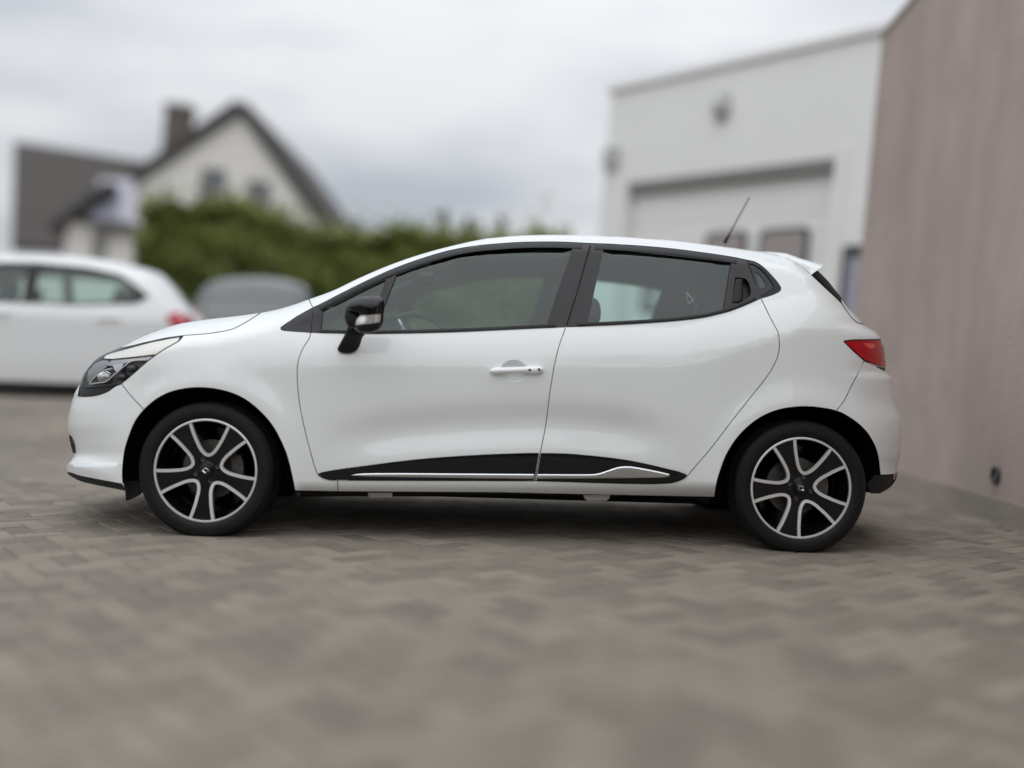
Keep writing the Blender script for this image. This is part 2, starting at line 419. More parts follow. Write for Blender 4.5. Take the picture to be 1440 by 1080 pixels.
def copy_tree(o, parent=None):
    c = o.copy(); COL.objects.link(c); c.parent = parent
    for ch in list(o.children): copy_tree(ch, c)
    return c
def auto_smooth(o, ang=35):
    me = o.data; bm = bmesh.new(); bm.from_mesh(me); bmesh.ops.recalc_face_normals(bm, faces=bm.faces[:])
    for f in bm.faces: f.smooth = True
    for e in bm.edges:
        if len(e.link_faces)==2 and e.calc_face_angle(0) > R(ang): e.smooth = False
    bm.to_mesh(me); bm.free()

# ------------------------------------------------------------------ places
RcN = np.array(Rc)
def W(px, py, depth):                           # the point seen at (px, py) of the photo, at this distance along +Y
    d = RcN @ np.array([(px-720)/FOC, -(py-540)/FOC, -1.0]); return CAM + d*(depth/d[1])
def sstep(a, b, x): t = np.clip((x-a)/(b-a),0,1); return t*t*(3-2*t)
TS = math.tan(SLOPE)
def ground_z(x, y):
    x = np.asarray(x,float); y = np.asarray(y,float)
    a = np.abs(x); return TS*np.sign(x)*(np.minimum(a,8)+6*np.tanh(np.maximum(a-8,0)/6)) + RAMP*sstep(6.2,9.6,y)*(1-sstep(-1.5,1.5,x))
def gz_lin(x): return TS*x
RAMP = 0.40

# ------------------------------------------------------------------ ground: paved yard
def build_ground():
    xs = np.concatenate([np.linspace(-110,-9,16), np.linspace(-8,8,33), np.linspace(9,110,16)])
    ys = np.concatenate([np.linspace(-60,-3,10), np.linspace(-2,13,46), np.linspace(14,200,20)])
    X,Y = np.meshgrid(xs,ys); Z = ground_z(X,Y)-.006
    v = np.stack([X.ravel(),Y.ravel(),Z.ravel()],1); n = len(xs); f = []
    for j in range(len(ys)-1):
        for i in range(n-1): f.append((j*n+i, j*n+i+1, (j+1)*n+i+1, (j+1)*n+i))
    # far pavers: brick pattern in the material of the sheet
    m = bpy.data.materials.new('paved_ground'); m.use_nodes = True; nt = m.node_tree; N = nt.nodes; L = nt.links; b = N['Principled BSDF']; b.inputs['Roughness'].default_value = .9
    tc = N.new('ShaderNodeTexCoord'); mp = N.new('ShaderNodeMapping'); mp.inputs['Rotation'].default_value = (0,0,R(24)); L.new(tc.outputs['Object'], mp.inputs[0])
    br = N.new('ShaderNodeTexBrick'); br.inputs['Scale'].default_value = 1; br.inputs['Brick Width'].default_value = .2; br.inputs['Row Height'].default_value = .1; br.inputs['Mortar Size'].default_value = .005
    br.inputs['Color1'].default_value = (.23,.20,.165,1); br.inputs['Color2'].default_value = (.19,.165,.135,1); br.inputs['Mortar'].default_value = (.135,.115,.092,1); L.new(mp.outputs[0], br.inputs['Vector'])
    nz = N.new('ShaderNodeTexNoise'); nz.inputs['Scale'].default_value = .9; nz.inputs['Detail'].default_value = 6; L.new(tc.outputs['Object'], nz.inputs['Vector'])
    mr = N.new('ShaderNodeMapRange'); mr.inputs[1].default_value = .3; mr.inputs[2].default_value = .7; mr.inputs[3].default_value = .72; mr.inputs[4].default_value = 1.12; L.new(nz.outputs[0], mr.inputs[0])
    sc = N.new('ShaderNodeVectorMath'); sc.operation = 'SCALE'; L.new(br.outputs[0], sc.inputs[0]); L.new(mr.outputs[0], sc.inputs['Scale']); L.new(sc.outputs[0], b.inputs['Base Color'])
    g = make('ground', MD(v,f), m); tag(g, 'grey brown herringbone block paving of the yard', kind='structure')
    # paver blocks in herringbone
    w, l, gap = .10, .20, .005
    def block(jx):
        a, bb, h, c = l-gap, w-gap, .05, .004
        def ringv(dx, z): return [(-a/2+dx,-bb/2+dx,z),(a/2-dx,-bb/2+dx,z),(a/2-dx,bb/2-dx,z),(-a/2+dx,bb/2-dx,z)]
        v = ringv(c,0)+ringv(0,-c)+ringv(0,-h); f = [(0,1,2,3)]
        for k in (0,4):
            for i in range(4): j = (i+1)%4; f.append((k+i,k+4+i,k+4+j,k+j))
        v = [(x+RNG.normal(0,.0012), y+RNG.normal(0,.0012), z) for x,y,z in v]
        return v, f
    cells = []
    ang = R(38); ca, sa = math.cos(ang), math.sin(ang)
    n = 130
    for i in range(-n,n):
        for j in range(-n,n):
            # unit cell of herringbone on a w grid: horizontal block at (i,j) when (i-j)%4==0, vertical when (i-j)%4==3 going up
            k = (i-j) % 4
            if k == 0: cx, cy, rz = (i+1)*w, (j+.5)*w, 0
            elif k == 3: cx, cy, rz = (i+.5)*w, (j+1)*w, math.pi/2
            else: continue
            x = cx*ca-cy*sa; y = cx*sa+cy*ca + 4
            cells.append((x,y,rz+ang))
    keep = [c for c in cells if 1.3 < c[1] < 6.6 and abs(c[0]) < .35+.62*c[1] and c[0] < 2.6+.02*c[1]]
    def seen(c):                                # how large the block shows
        x,y,_ = c; d = np.array([x,y,gz_lin(x)])-CAM; q = RcN.T@d
        px = 720+FOC*q[0]/-q[2]; py = 540-FOC*q[1]/-q[2]
        return (-20 < px < 1460 and py < 1100, -y)
    keep.sort(key=lambda c: (not seen(c)[0], c[1]))
    single, rest = keep[:298], keep[298:]
    rx = Matrix.Rotation(-SLOPE,3,'Y')
    v,f = block(0); me = bpy.data.meshes.new('paver'); me.from_pydata(v,[],f); me.materials.append(M['brick'])
    for x,y,rz in single:
        o = bpy.data.objects.new('paver', me); COL.objects.link(o); o.parent = g
        o.location = (x,y,gz_lin(x)+random.gauss(0,.0006)); o.rotation_euler = (rx.to_4x4()@Matrix.Rotation(rz,4,'Z')).to_euler()
        o.rotation_euler.x += random.gauss(0,.006); o.rotation_euler.y += random.gauss(0,.006)
    V = []; F = []; base = np.array(v)
    for x,y,rz in rest:
        c,s = math.cos(rz),math.sin(rz); b = base.copy(); b[:,0],b[:,1] = base[:,0]*c-base[:,1]*s, base[:,0]*s+base[:,1]*c
        b[:,2] += random.gauss(0,.001); b[:,0] += x; b[:,1] += y; b[:,2] += TS*b[:,0]
        F += [tuple(i+len(V)*12 for i in t) for t in f]; V.append(b)
    o = make('paver_field', MD(np.vstack(V),F), M['brick'], g, smooth=False); tag(o, kind='stuff')
build_ground()

# ------------------------------------------------------------------ the car: drawn in its side elevation, given depth by side()
YC = .866                                       # the car's centre plane, measured from its widest near side
car = empty('hatchback_car', (CAR_AT[0], CAR_AT[1], 0), label='glossy white five-door hatchback parked side on in sharp focus on the paving', cat='car')
car.rotation_euler = (Matrix.Rotation(-SLOPE,4,'Y')@Matrix.Rotation(YAW,4,'Z')).to_euler()
Mc = np.array((Matrix.Rotation(-SLOPE,3,'Y')@Matrix.Rotation(YAW,3,'Z')))
CC = Mc.T@(CAM-np.array([CAR_AT[0],CAR_AT[1],0]))       # the eye in the car's own frame
def rays(P):
    P = np.asarray(P,float); d = np.stack([(P[:,0]-720)/FOC, -(P[:,1]-540)/FOC, -np.ones(len(P))],1)
    d = (d@RcN.T)@Mc; return d/d[:,1:2]
def tp(P, y):
    d = rays(P); return CC+d*(np.asarray(y)-CC[1])[:,None]
def tp1(px, py, y): return tp(np.array([[px,py]]), np.array([y]))[0]

# silhouette and feature curves of the elevation
SIL_FRONT = [(113,538),(117,527),(123,518),(133,507),(144.5,499),(155.5,494.5),(164.5,490.5)]
SIL_HOOD = [(164.5,490.5),(172,486.4),(181,481.4),(194,474.6),(211,467.6),(233,460.6),(255,454.2),(292,448),(330,444),(367.5,439),(392.5,434),(417.5,426.5),(434,420.5)]
SIL_WIND = [(434,420.5),(467.5,408.5),(505,390.5),(542.5,374.5),(580,361),(617.5,350),(655,341)]
SIL_ROOF = [(655,341),(685,335.3),(722.5,331.8),(760,330.3),(810,330.5),(860,332),(910,335),(960,339),(1010,345.5),(1050,351.2),(1075,354.6),(1095,358.5),(1113,366)]
SIL_SPOIL = [(1066,353.4),(1081,353.8),(1104,355.8),(1115.5,359.5),(1128,364),(1157.5,372)]
SIL_GLASS = [(1150,380.5),(1165,395.5),(1182.5,418),(1195,434.5)]
SIL_GATE = [(1195,434.5),(1205,444.5),(1215,456),(1230,466),(1238.5,474.5)]
SIL_REAR = [(1246.5,523),(1254,531),(1256,545),(1258.5,565),(1263,578),(1267.5,592),(1268.5,612),(1266.5,640),(1262.5,660),(1258.5,667)]
NOSE = [(111.5,541),(104.8,553),(98.5,572),(95,588),(94.3,600),(97,612),(100.2,625),(103.5,637),(101,644.5),(94,652.5),(92,657.5),(95,663.5)]
xf = np.array([(172,486),(164.5,490.5),(155.5,494.5),(144.5,499),(133,507),(123,518),(117,527),(113,538),(104.8,553),(98.5,572),(95,588),(94.3,600),(97,612),(100.2,625),(103.5,637),(101,644.5),(94,652.5),(92,657.5),(93,720)])
xr = np.array([(1150,380),(1165,395.5),(1182.5,418),(1195,434.5),(1205,444.5),(1215,456),(1230,466),(1239,475),(1244,492),(1246,510),(1247,523),(1254,531),(1256,545),(1258.5,565),(1263,578),(1267.5,592),(1268.5,612),(1266.5,640),(1262.5,660),(1262.5,720)])
top = np.array(SIL_FRONT+SIL_HOOD[1:]+SIL_WIND[1:]+SIL_ROOF[1:-1]+[(1113,363),(1135,375),(1151,381)]+SIL_GLASS[1:]+SIL_GATE[1:]+[(1246,500)])
topS = cr(top,6); xfS = cr(xf,5); xrS = cr(xr,5)
TRIM_TOP = [(445.5,664.8),(475,659.5),(512.5,654.5),(562.5,648),(612.5,643),(675,639),(725,637),(759,636.3),(800,637.5),(840,641),(880,646),(912.5,652.5),(940,659),(969.5,666)]
tt = np.array(TRIM_TOP)
WHEEL_F, WHEEL_R = (288.5,662.), (1127.,686.5)
HANDLE = (722.5,521.5)
def side(P):
    px,py = P[:,0],P[:,1]
    plan = np.where(px<330, .05*((330-px)/235)**2*2.2, 0)+np.where(px>1090, .085*((px-1090)/175)**2, 0)+.012*sstep(430,560,px)*(1-sstep(880,1010,px))
    sh = 525-50*sstep(930,1160,px); t = np.maximum(sh-py,0)/100
    tum = np.where(t<.65, .118*t*t, .05+.10*(t-.65)+.021*(t-.65)**2); tum = tum + .07*sstep(960,1150,px)*np.maximum(t-.15,0)
    low = .014*(np.maximum(py-565,0)/130)**2*sstep(390,450,px)*(1-sstep(985,1040,px))
    yc = np.interp(px, tt[:,0], tt[:,1])-40
    w = sstep(430,560,px)*(1-sstep(860,985,px))
    scoop = .024*w*np.exp(-((py-yc)/27.)**2)
    sill = .03*np.clip((py-677)/15,0,1.5)**2*sstep(405,430,px)*(1-sstep(1000,1030,px))
    fl = 0
    for (cx,cy),rr in ((WHEEL_F,118),(WHEEL_R,116)):
        d = np.hypot(px-cx,py-cy)-rr; fl = fl-.016*np.exp(-(d/26)**2)*(py<cy+40)
    rt = np.interp(px,[90,170,300,430,470,640,700,1080,1120,1260],[30,30,40,26,17,18,24,24,24,24])
    At = np.interp(px,[90,170,300,430,470,640,700,1080,1150,1260],[.20,.26,.30,.16,.09,.12,.20,.18,.10,.05])
    d = np.clip((py-np.interp(px,topS[:,0],topS[:,1]))/rt,0,1); rtop = At*(1-np.sqrt(np.maximum(1-(1-d)**2,0)))
    d = np.clip((px-np.interp(py,xfS[:,1],xfS[:,0]))/85,0,1); d = np.where(px>260,1,d); rf = np.interp(py,[486,520,560,660],[.05,.2,.30,.30])*(1-np.sqrt(np.maximum(1-(1-d)**2,0)))
    d = np.clip((np.interp(py,xrS[:,1],xrS[:,0])-px)/np.interp(py,[380,440,480,560],[34,40,58,66]),0,1); d = np.where((px<1090)|(py<378),1,d); rr = np.interp(py,[380,440,500,600],[.16,.2,.26,.26])*(1-np.sqrt(np.maximum(1-(1-d)**2,0)))
    roll = (rtop**3+rf**3+rr**3)**(1/3)
    q = ((px-HANDLE[0])/19.5)**2+((py-HANDLE[1])/15.)**2; cup = .030*np.maximum(1-q,0)**.8
    # the lower lip of the front bumper flares out; the fold above it runs back
    lip = -.02*np.exp(-((py-652-(px-95)*.25)/12)**2)*(1-sstep(110,185,px))
    return plan+tum+low+scoop+sill+fl+roll+cup+lip+.016
SF = Surf(tp, side, .35)
def pan(*a, **k): return panel(SF, *a, **k)

ARCH_F = cr([(172.5,680),(172,667),(173,650),(176,630),(182.5,610),(190,592.5),(202.5,576),(220,561),(240,551),(262.5,546),(285,545),(307.5,547.5),(330,554),(350,565),(370,582.5),(385,601),(397.5,625),(405,645),(411,670),(415,690)],3)
kF = int(np.argmin(np.hypot(ARCH_F[:,0]-202.5,ARCH_F[:,1]-576)))
ARCH_R = cr([(1004.5,699),(1007.5,680),(1012.5,662.5),(1021,640),(1035,617.5),(1052.5,599),(1072.5,585),(1095,576),(1120,572),(1142.5,572),(1165,575),(1176,577.8),(1187.5,582.5),(1207.5,596),(1222.5,612.5),(1232.5,632.5),(1236,650),(1238,668)],3)
kR = int(np.argmin(np.hypot(ARCH_R[:,0]-1176,ARCH_R[:,1]-577.8)))
C_HOODLINE = cr([(258,471.8),(275,470.5),(292.5,469),(312.5,466),(327.5,462.5),(342.5,455),(355,447.5),(367.5,439)],4)
C_LAMPTOP = cr([(164.5,490.5),(186.7,486),(200,482.4),(216.7,478.8),(233,475.3),(258,471.8)],4)
C_LAMPLOW = cr([(258,471.8),(251,480),(233,490.3),(219.5,499.3),(206.7,509),(189,524.5),(171,539.8)],4)
C_LAMPBOT = cr([(171,539.8),(160,542),(150,543.3),(133,545),(120,546),(114.5,544.5),(113,540)],3)
C_BFLINE = cr([(171,540),(185,557.5),(202.5,576)],5)
C_DOORF = cr([(437.5,467.5),(434,477.5),(426,490),(420,505),(418,520),(418.7,545),(421.3,567),(425.5,590),(432.5,620),(440,647.5),(445.5,664.8)],4)
C_DOORBOT = cr([(445.5,664.8),(448,668),(453,671.5),(461,674.3),(475,675.3),(560,675.7),(650,675.9),(752.5,676.3)],4)
C_DOORBOT2 = cr([(752.5,676.3),(800,677.6),(850,679.2),(900,680.3),(925,680.3),(945,678.8),(957,675.3),(964,671.2),(969.5,666)],4)
C_B = cr([(830,344),(820,380),(810,415),(796,458.5),(790,475),(782.5,500),(777.5,525),(772.5,557.5),(767.5,597.5),(760,636),(752.5,676.3)],4)
kB = int(np.argmin(np.hypot(C_B[:,0]-796,C_B[:,1]-458.5)))
C_DOORR = cr([(1070,419.5),(1077.5,435),(1087.5,455),(1094,467.5),(1096,482.5),(1095,495),(1090,510),(1079,529),(1052.5,562.5),(1027.5,594),(1002.5,627),(980,653.5),(969.5,666)],4)
C_BELT1 = cr([(437.5,467.8),(480,469),(530,469.5),(630,467.5),(735,462.8),(796,459.8)],4)
C_BELT2 = cr([(796,459.8),(860,457.4),(935,452.8),(985,447.4),(1020,439.5),(1045,430.5),(1070,419.5)],4)
C_DLO1 = cr([(440,432.5),(455,425.5),(480,412.5),(517.5,394),(555,377.3),(592.5,363.8),(630,352.8),(667.5,346),(705,342.4),(740,340.4),(785,340.2),(830,342.2)],4)
C_DLO2 = cr([(830,342.2),(860,343.3),(910,346.5),(960,351.5),(1020,359.8),(1050,365.5)],4)
C_DLO3 = cr([(1050,365.5),(1062,368.5),(1072.5,375),(1087.5,390),(1096,401),(1098,406.5),(1095,410.3),(1085,415),(1070,419.5)],4)
C_CORNER = [(440,432.5),(417.5,445),(399,457.5),(394.7,461),(395.5,463.5),(400,465),(437.5,467.8)]

def both(name, md, m, parent=car, parent2=None):
    """the near part and its twin on the far side"""
    o = make(name, md, m, parent); o2 = make(name, md.mirror(YC) if not isinstance(md,list) else join(md).mirror(YC), None if o.data.materials else m, parent2 or parent)
    if not o2.data.materials: o2.data.materials.append(m)
    return o, o2
def st(sil, **k):
    md, G = strip(SF, sil, rays, YC, **k); return md
CEN = np.array([0,YC,.6])
P_ = M['paint']; RG = (.8, 2.2, 5.)

# body shell: cant rail, roof, quarter and sill in one pressing
o_body = chain(cr(SIL_WIND,5), cr(SIL_ROOF,5), [(1125,374),(1141,386.5)], cr([(1141,386.5),(1165,409),(1182,425),(1192.5,440),(1200,449),(1206,454)],4),
               cr([(1215,456.5),(1230,466),(1238,474.5)],4), [(1238.5,477.3),(1202,477.6),(1188,479)], [(1186.5,480.5)], [(1197.5,491.5),(1212.5,505),(1215,507.5)],
               cr([(1215,507.5),(1204,530),(1195,547.5),(1187.5,562.5),(1176,577.8)],4), ARCH_R[:kR+1][::-1], [(1004,699),(850,696),(700,692.7),(475,691.2)], [(475,675.3)],
               C_DOORBOT[int(len(C_DOORBOT)*.6):], C_DOORBOT2, C_DOORR[::-1], C_DLO3[::-1], C_DLO2[::-1], C_DLO1[::-1], [(434,420.5)])
near = pan(o_body, rings=RG)
roof = orient(st(SIL_ROOF[:-1], t0=0), CEN)
make('body_shell', [near, roof, near.mirror(YC)], P_, car)
# hood and fenders
hood_n = pan(chain(cr(SIL_HOOD[:10],5), C_HOODLINE[::-1], C_LAMPTOP[::-1]), rings=RG, spacing=4)
make('hood', [hood_n, orient(st(SIL_HOOD, t0=0), CEN), hood_n.mirror(YC)], P_, car)
fender = pan(chain(C_HOODLINE, [(392.5,434),(417.5,426.5),(434,420.5)], C_CORNER, C_DOORF, C_DOORBOT[:int(len(C_DOORBOT)*.6)+1], [(475,675.3),(475,691.2)], ARCH_F[kF:][::-1], C_BFLINE[::-1], C_LAMPLOW[::-1]), rings=RG)
both('front_fender', fender, P_)
# front bumper
sur_low = cr([(112.5,542.5),(110.5,553),(111.5,557.3),(128,557.4),(142,554.6),(153,550),(162,543.5),(171,540.2)],3)
bump_n = pan(chain(cr(NOSE,5), [(111,668.5),(133,673),(171,680)], ARCH_F[:kF+1], C_BFLINE[::-1], sur_low[::-1]), rings=RG, spacing=5)
make('front_bumper', [bump_n, orient(st(NOSE, t0=0), CEN), bump_n.mirror(YC)], P_, car)
both('headlight_surround', pan(chain(C_LAMPBOT[::-1], sur_low[::-1]), off=.012, gap=0), M['satin'])
fog_n = pan(chain(cr([(96.5,611),(99.4,625),(102.6,637.5)],4), cr([(105.4,637),(104.6,630),(102.5,621),(99,613)],4)), off=-.02, gap=0, spacing=3)
both('fog_lamp_recess', fog_n, M['satin'])
lip_n = pan(chain([(94.5,663.5),(111,668.5),(133,673),(171,680)], cr([(179,690.5),(155,686),(133,681.5),(113,676.5),(97,668)],4)), off=.004, gap=0)
lipc = orient(st([(94.5,664.5),(98,669)], t0=0), CEN)
make('front_lip', [lip_n, lipc, lip_n.mirror(YC)], M['plastic'], car)
make('grille', [orient(st(SIL_FRONT, t0=.25, drop=.0), CEN)], M['satin'], car)
both('mud_flap', pan([(173,676),(176,690),(177,704.5),(186,701.5),(198,695.5),(212,676)], off=.10, gap=0, thick=.02, spacing=8), M['plastic'])
# doors
d1 = pan(chain(C_DOORF, C_DOORBOT, C_B[kB:][::-1], C_BELT1[::-1]), rings=RG, spacing=5, extra=[(HANDLE[0]+x,HANDLE[1]+y) for x in np.arange(-22,23,1.3) for y in np.arange(-17,18,1.3)])
front_door, front_door2 = both('front_door', d1, P_)
d2 = pan(chain(C_B[kB:], C_DOORBOT2, C_DOORR[::-1], C_BELT2[::-1]), rings=RG, spacing=5)
rear_door, rear_door2 = both('rear_door', d2, P_)
# bumper at the rear
rb_n = pan(chain(cr([(1215,507.5),(1227,513.5),(1238,518.5),(1246.5,523)],4), cr(SIL_REAR,4), [(1238,668)], ARCH_R[kR:][::-1], cr([(1176,577.8),(1187.5,562.5),(1195,547.5),(1204,530),(1215,507.5)],4)), rings=RG, spacing=5)
make('rear_bumper', [rb_n, orient(st(SIL_REAR, t0=0), CEN), rb_n.mirror(YC)], P_, car)
rl_n = pan(chain([(1237,668.3),(1258.5,667.3)], cr([(1262,664.5),(1260,674),(1252,685),(1237.5,694)],4), [(1224,694),(1220,680),(1230,668)]), off=.004, gap=0)
make('rear_bumper_skirt', [rl_n, orient(st([(1262,664.5),(1260,674),(1252,685)], t0=0), CEN), rl_n.mirror(YC)], M['plastic'], car)
both('rear_fog_lens', pan([(1257,666.5),(1261.5,664.5),(1259,673),(1255.5,675)], off=-.002, gap=0, spacing=3), M['redfog'])
# tailgate, rear screen, spoiler
tg_n = pan(chain(cr([(1182.5,418.5),(1195,434.5),(1205,444.5),(1215,456)],4), cr([(1206,454),(1200,449),(1192.5,440),(1183,425.5)],4)), rings=(.6,), spacing=3)
tg_c = orient(st(SIL_GATE+[(1246,510)], t0=0), CEN)
gate = make('tailgate', [tg_n, tg_c, tg_n.mirror(YC)], P_, car)
gl_n = pan(chain([(1141.5,386),(1152,382)], cr([(1152,382),(1165,395.5),(1182.5,418),(1195,434.5)],4), cr([(1192.5,438),(1182,424),(1165,408)],4)), off=.004, rings=(.8,), spacing=3, gap=.3)
make('rear_screen', [gl_n, orient(st(SIL_GLASS, t0=0), CEN), gl_n.mirror(YC)], M['screen'], gate)
SPT = cr(SIL_SPOIL,4)
def spoil(P):                                   # wing: flat flank turned in at its upper edge
    px,py = P[:,0],P[:,1]; d = np.clip((py-np.interp(px,SPT[:,0],SPT[:,1]))/8.,0,1)
    return np.interp(px,[1066,1100,1141,1158],[.41,.385,.215,.20])+.10*(1-np.sqrt(np.maximum(1-(1-d)**2,0)))-.0016*(py-372)
SPF = Surf(tp, spoil, .25)
sp_out = chain(SPT, [(1158,373.6)], cr([(1157,374.4),(1150,379.5),(1141,386.5)],3), cr([(1141,386.5),(1128,377.),(1113,366.8),(1104,362.6),(1090,358.8),(1068,354.9)],3))
spn = panel(SPF, sp_out, gap=.1, spacing=3, rings=(.6,1.5), off=0, thick=.03)
sp_top = orient(strip(SPF, SIL_SPOIL, rays, YC, t0=0)[0], CEN)
sp_end = orient(strip(SPF, [(1157.5,372),(1158,373.6),(1150,379.5),(1141,386.5)], rays, YC, t0=0)[0], CEN)
make('spoiler', [spn, sp_top, sp_end, spn.mirror(YC)], P_, gate)
# windscreen
make('windscreen', [orient(st(SIL_WIND, t0=.06), CEN)], M['glass'], car)
# ---- glass houses in the doors
C_GT = cr([(557.5,387),(592.5,373.7),(630,362.3),(667.5,354.6),(705,350.2),(740,348),(775,347.2),(805,347.8)],4)
glass1 = chain(C_GT, [(795,378),(780,420),(768.5,456.2)], cr([(768.5,456.2),(700,460.2),(630,462.8),(580,464),(529,464.6)],4), [(541,430)])
qglass = chain(cr([(454,436.5),(480,424),(510,408.6),(542,393.6)],4), [(529,430),(515.5,464.3)], [(480,464),(452,463)])
fr1_out = chain(C_DLO1, C_B[:kB+1], C_BELT1[::-1])
fr1 = pan(fr1_out, holes=[glass1,qglass], off=-.002, spacing=7, thick=.014, gap=.4)
glass2 = chain(cr([(849,350.8),(885,353.8),(935,359),(985,364.6),(1027.5,370)],4), [(1022.5,400),(1016,436)], cr([(1016,436.5),(985,444.3),(935,449),(885,452),(826.5,454.2)],4))
C_REDGE = [(1050,365.5),(1056,382),(1063,401),(1070,419.5)]
recess = chain(cr([(1034,390.5),(1046,391.5),(1052,397),(1055.5,410),(1052,418),(1040,425.5),(1030,426)],3))
fr2_out = chain(C_DLO2, C_REDGE, C_BELT2[::-1], C_B[:kB+1][::-1])
fr2 = pan(fr2_out, holes=[glass2,recess], off=-.002, spacing=7, thick=.016, gap=.4)
qclear = chain(cr([(1061,382.5),(1066,384),(1070.5,388.5),(1079,401.5)],3), [(1068.8,406.3)])
qin = chain(cr([(1054,370.5),(1062,373),(1072,380.5),(1081,391),(1088,402.5)],3), [(1087.5,404)], [(1069,415)])
q_out = chain(C_DLO3, [(1063,401),(1056,382)])
def sidewin(door, frame, panes, far):
    mir = (lambda md: md.mirror(YC)) if far else (lambda md: md)
    f = make('window_frame', mir(frame), M['film'], door)
    for nm, gmd, gm in panes: make(nm, mir(gmd), gm, door)
    return f
g1 = pan(glass1, off=.010, thick=.004, spacing=16, gap=-.8); gq = pan(qglass, off=.010, thick=.004, spacing=16, gap=-.8)
g2 = pan(glass2, off=.010, thick=.004, spacing=16, gap=-.8)
for d,far in ((front_door,False),(front_door2,True)): sidewin(d, fr1, [('window_glass',g1,M['wet'] if far else M['glass']),('quarter_glass',gq,M['glass'])], far)
for d,far in ((rear_door,False),(rear_door2,True)): sidewin(d, fr2, [('window_glass',g2,M['glass'])], far)
# glossy rubber mouldings along the top and bottom of the side glass
def band(curve, w0, w1, off, m, parents, name, bulge=.003):
    c = np.asarray(curve); t = np.gradient(c,axis=0); t /= np.linalg.norm(t,axis=1)[:,None]; n = np.stack([-t[:,1],t[:,0]],1)
    md = pillow(SF, np.vstack([c+n*w0, (c+n*w1)[::-1]]), off, bulge, abs(w1-w0)/2, back=.002, spacing=3, S=side, step=5)
    make(name, md, m, parents[0]); make(name, md.mirror(YC), m, parents[1])
fd, rd = (front_door,front_door2), (rear_door,rear_door2)
band(C_DLO1[2:-1], 1.6, 8.2, -.003, M['satin'], fd, 'window_moulding')
band(C_DLO2[1:-2], 1.6, 8.2, -.003, M['satin'], rd, 'window_moulding')
band(C_BELT1[1:-1], -.6, -5.2, -.003, M['satin'], fd, 'belt_moulding')
band(C_BELT2[1:-1], -.6, -5.4, -.003, M['satin'], rd, 'belt_moulding')
# rubber lips beside the panes
for crv, par in (([(830.5,345),(820.5,380),(810.5,415),(797,457)],rd),):
    band(np.array(crv), -.2, .8, -.006, M['dark'], par, 'pillar_joint', .001)
# quarter window of the body
qf = pan(q_out, holes=[qin], off=-.002, thick=.02, spacing=5, gap=.3); both('quarter_window_frame', qf, M['satin'])
qb = pan(qin, holes=[qclear], off=.004, thick=.01, spacing=4, gap=-.2); both('quarter_window_band', qb, M['gloss'])
qc = pan(qclear, off=.008, thick=.004, spacing=6, gap=-.6); both('quarter_window_glass', qc, M['glass'])
both('mirror_corner_trim', pan(chain(C_CORNER[:-1], [(437.5,467.8)], [(439,450)]), off=-.001, thick=.01, spacing=5, gap=.3), M['film'])
# hidden rear door pull
rc_dish = pan(recess, off=.030, thick=.004, spacing=4, gap=-1.2)
pull = pillow(SF, cr([(1034.5,392),(1043.5,391.5),(1045,394),(1044.5,419),(1041.5,424.5),(1032,426.5),(1029.5,424),(1032.5,400),(1034.5,392)],4)[:-1], .006, .008, 3., S=side)
for d,far in ((rear_door,0),(rear_door2,1)):
    k = (lambda x: x.mirror(YC)) if far else (lambda x: x)
    make('handle_recess', k(rc_dish), M['satin'], d); make('door_handle', k(pull), M['satin'], d)
# front door handle
grip = pillow(SF, chain(cr([(688.5,521),(694,517.2),(705,516.3),(735,515.6),(752,514.6),(760,515),(764,518.2),(763.5,522.5),(759,525.3),(750,526.4),(736,525.3),(705,526.3),(695,527),(690,524.2),(688.5,521)],3)[:-1]), -.010, .018, 5.5, back=.012, S=lambda P: side(np.stack([P[:,0],P[:,1]*0+505],1)), spacing=2.5)
for d,far in ((front_door,0),(front_door2,1)):
    k = (lambda x: x.mirror(YC)) if far else (lambda x: x)
    make('door_handle', k(grip), P_, d)
def dot(cx,cy,rx,ry,y,A=.002,n=14): 
    a = np.linspace(0,2*math.pi,n,endpoint=False); return pillow(SF, np.stack([cx+rx*np.cos(a),cy+ry*np.sin(a)],1), y, A, min(rx,ry), S=lambda P: side(np.array([[cx,505.]]))[0]+P[:,0]*0, spacing=1.5, step=1)
make('handle_sensor', dot(745,520.2,2.4,1.6,-.0270), M['gloss'], front_door)
make('key_lock', dot(758,519.6,2.1,2.1,-.0268), M['steel'], front_door)
# black door trims with a bright strip
def trimpart(out, chrome, doors):
    a = pan(out, off=-.007, thick=.022, spacing=6, gap=.5, rings=(1.2,)); b = pillow(SF, chrome, -.008, .003, 3.2, back=.002, S=side, spacing=3)
    for d,far in zip(doors,(0,1)):
        k = (lambda x: x.mirror(YC)) if far else (lambda x: x)
        make('door_trim', k(a), M['gloss'], d); make('chrome_strip', k(b), M['chrome'], d)
tF = cr(TRIM_TOP[:8],4); tR = cr(TRIM_TOP[7:],4)
trimpart(chain([(447.3,665.8)], tF[1:-1], [(758.6,636.4),(751.7,675.9)], C_DOORBOT[::-1][1:-2]), chain(cr([(492.5,668.3),(512.5,666),(560,665.6),(625,666),(751.5,666.9)],4), cr([(751,673.2),(625,671.8),(512,670)],4)), fd)
trimpart(chain([(760.3,636.8)], tR[1:-2], [(966,666.8)], C_DOORBOT2[::-1][3:-1], [(753.6,676.2)]), chain(cr([(755.6,667),(825,667.2),(842,665.8),(857,661),(870,657),(885,656),(905,659),(925,663),(942,667)],4), cr([(941,670),(925,671.6),(850,672.6),(754.6,673)],4)), rd)
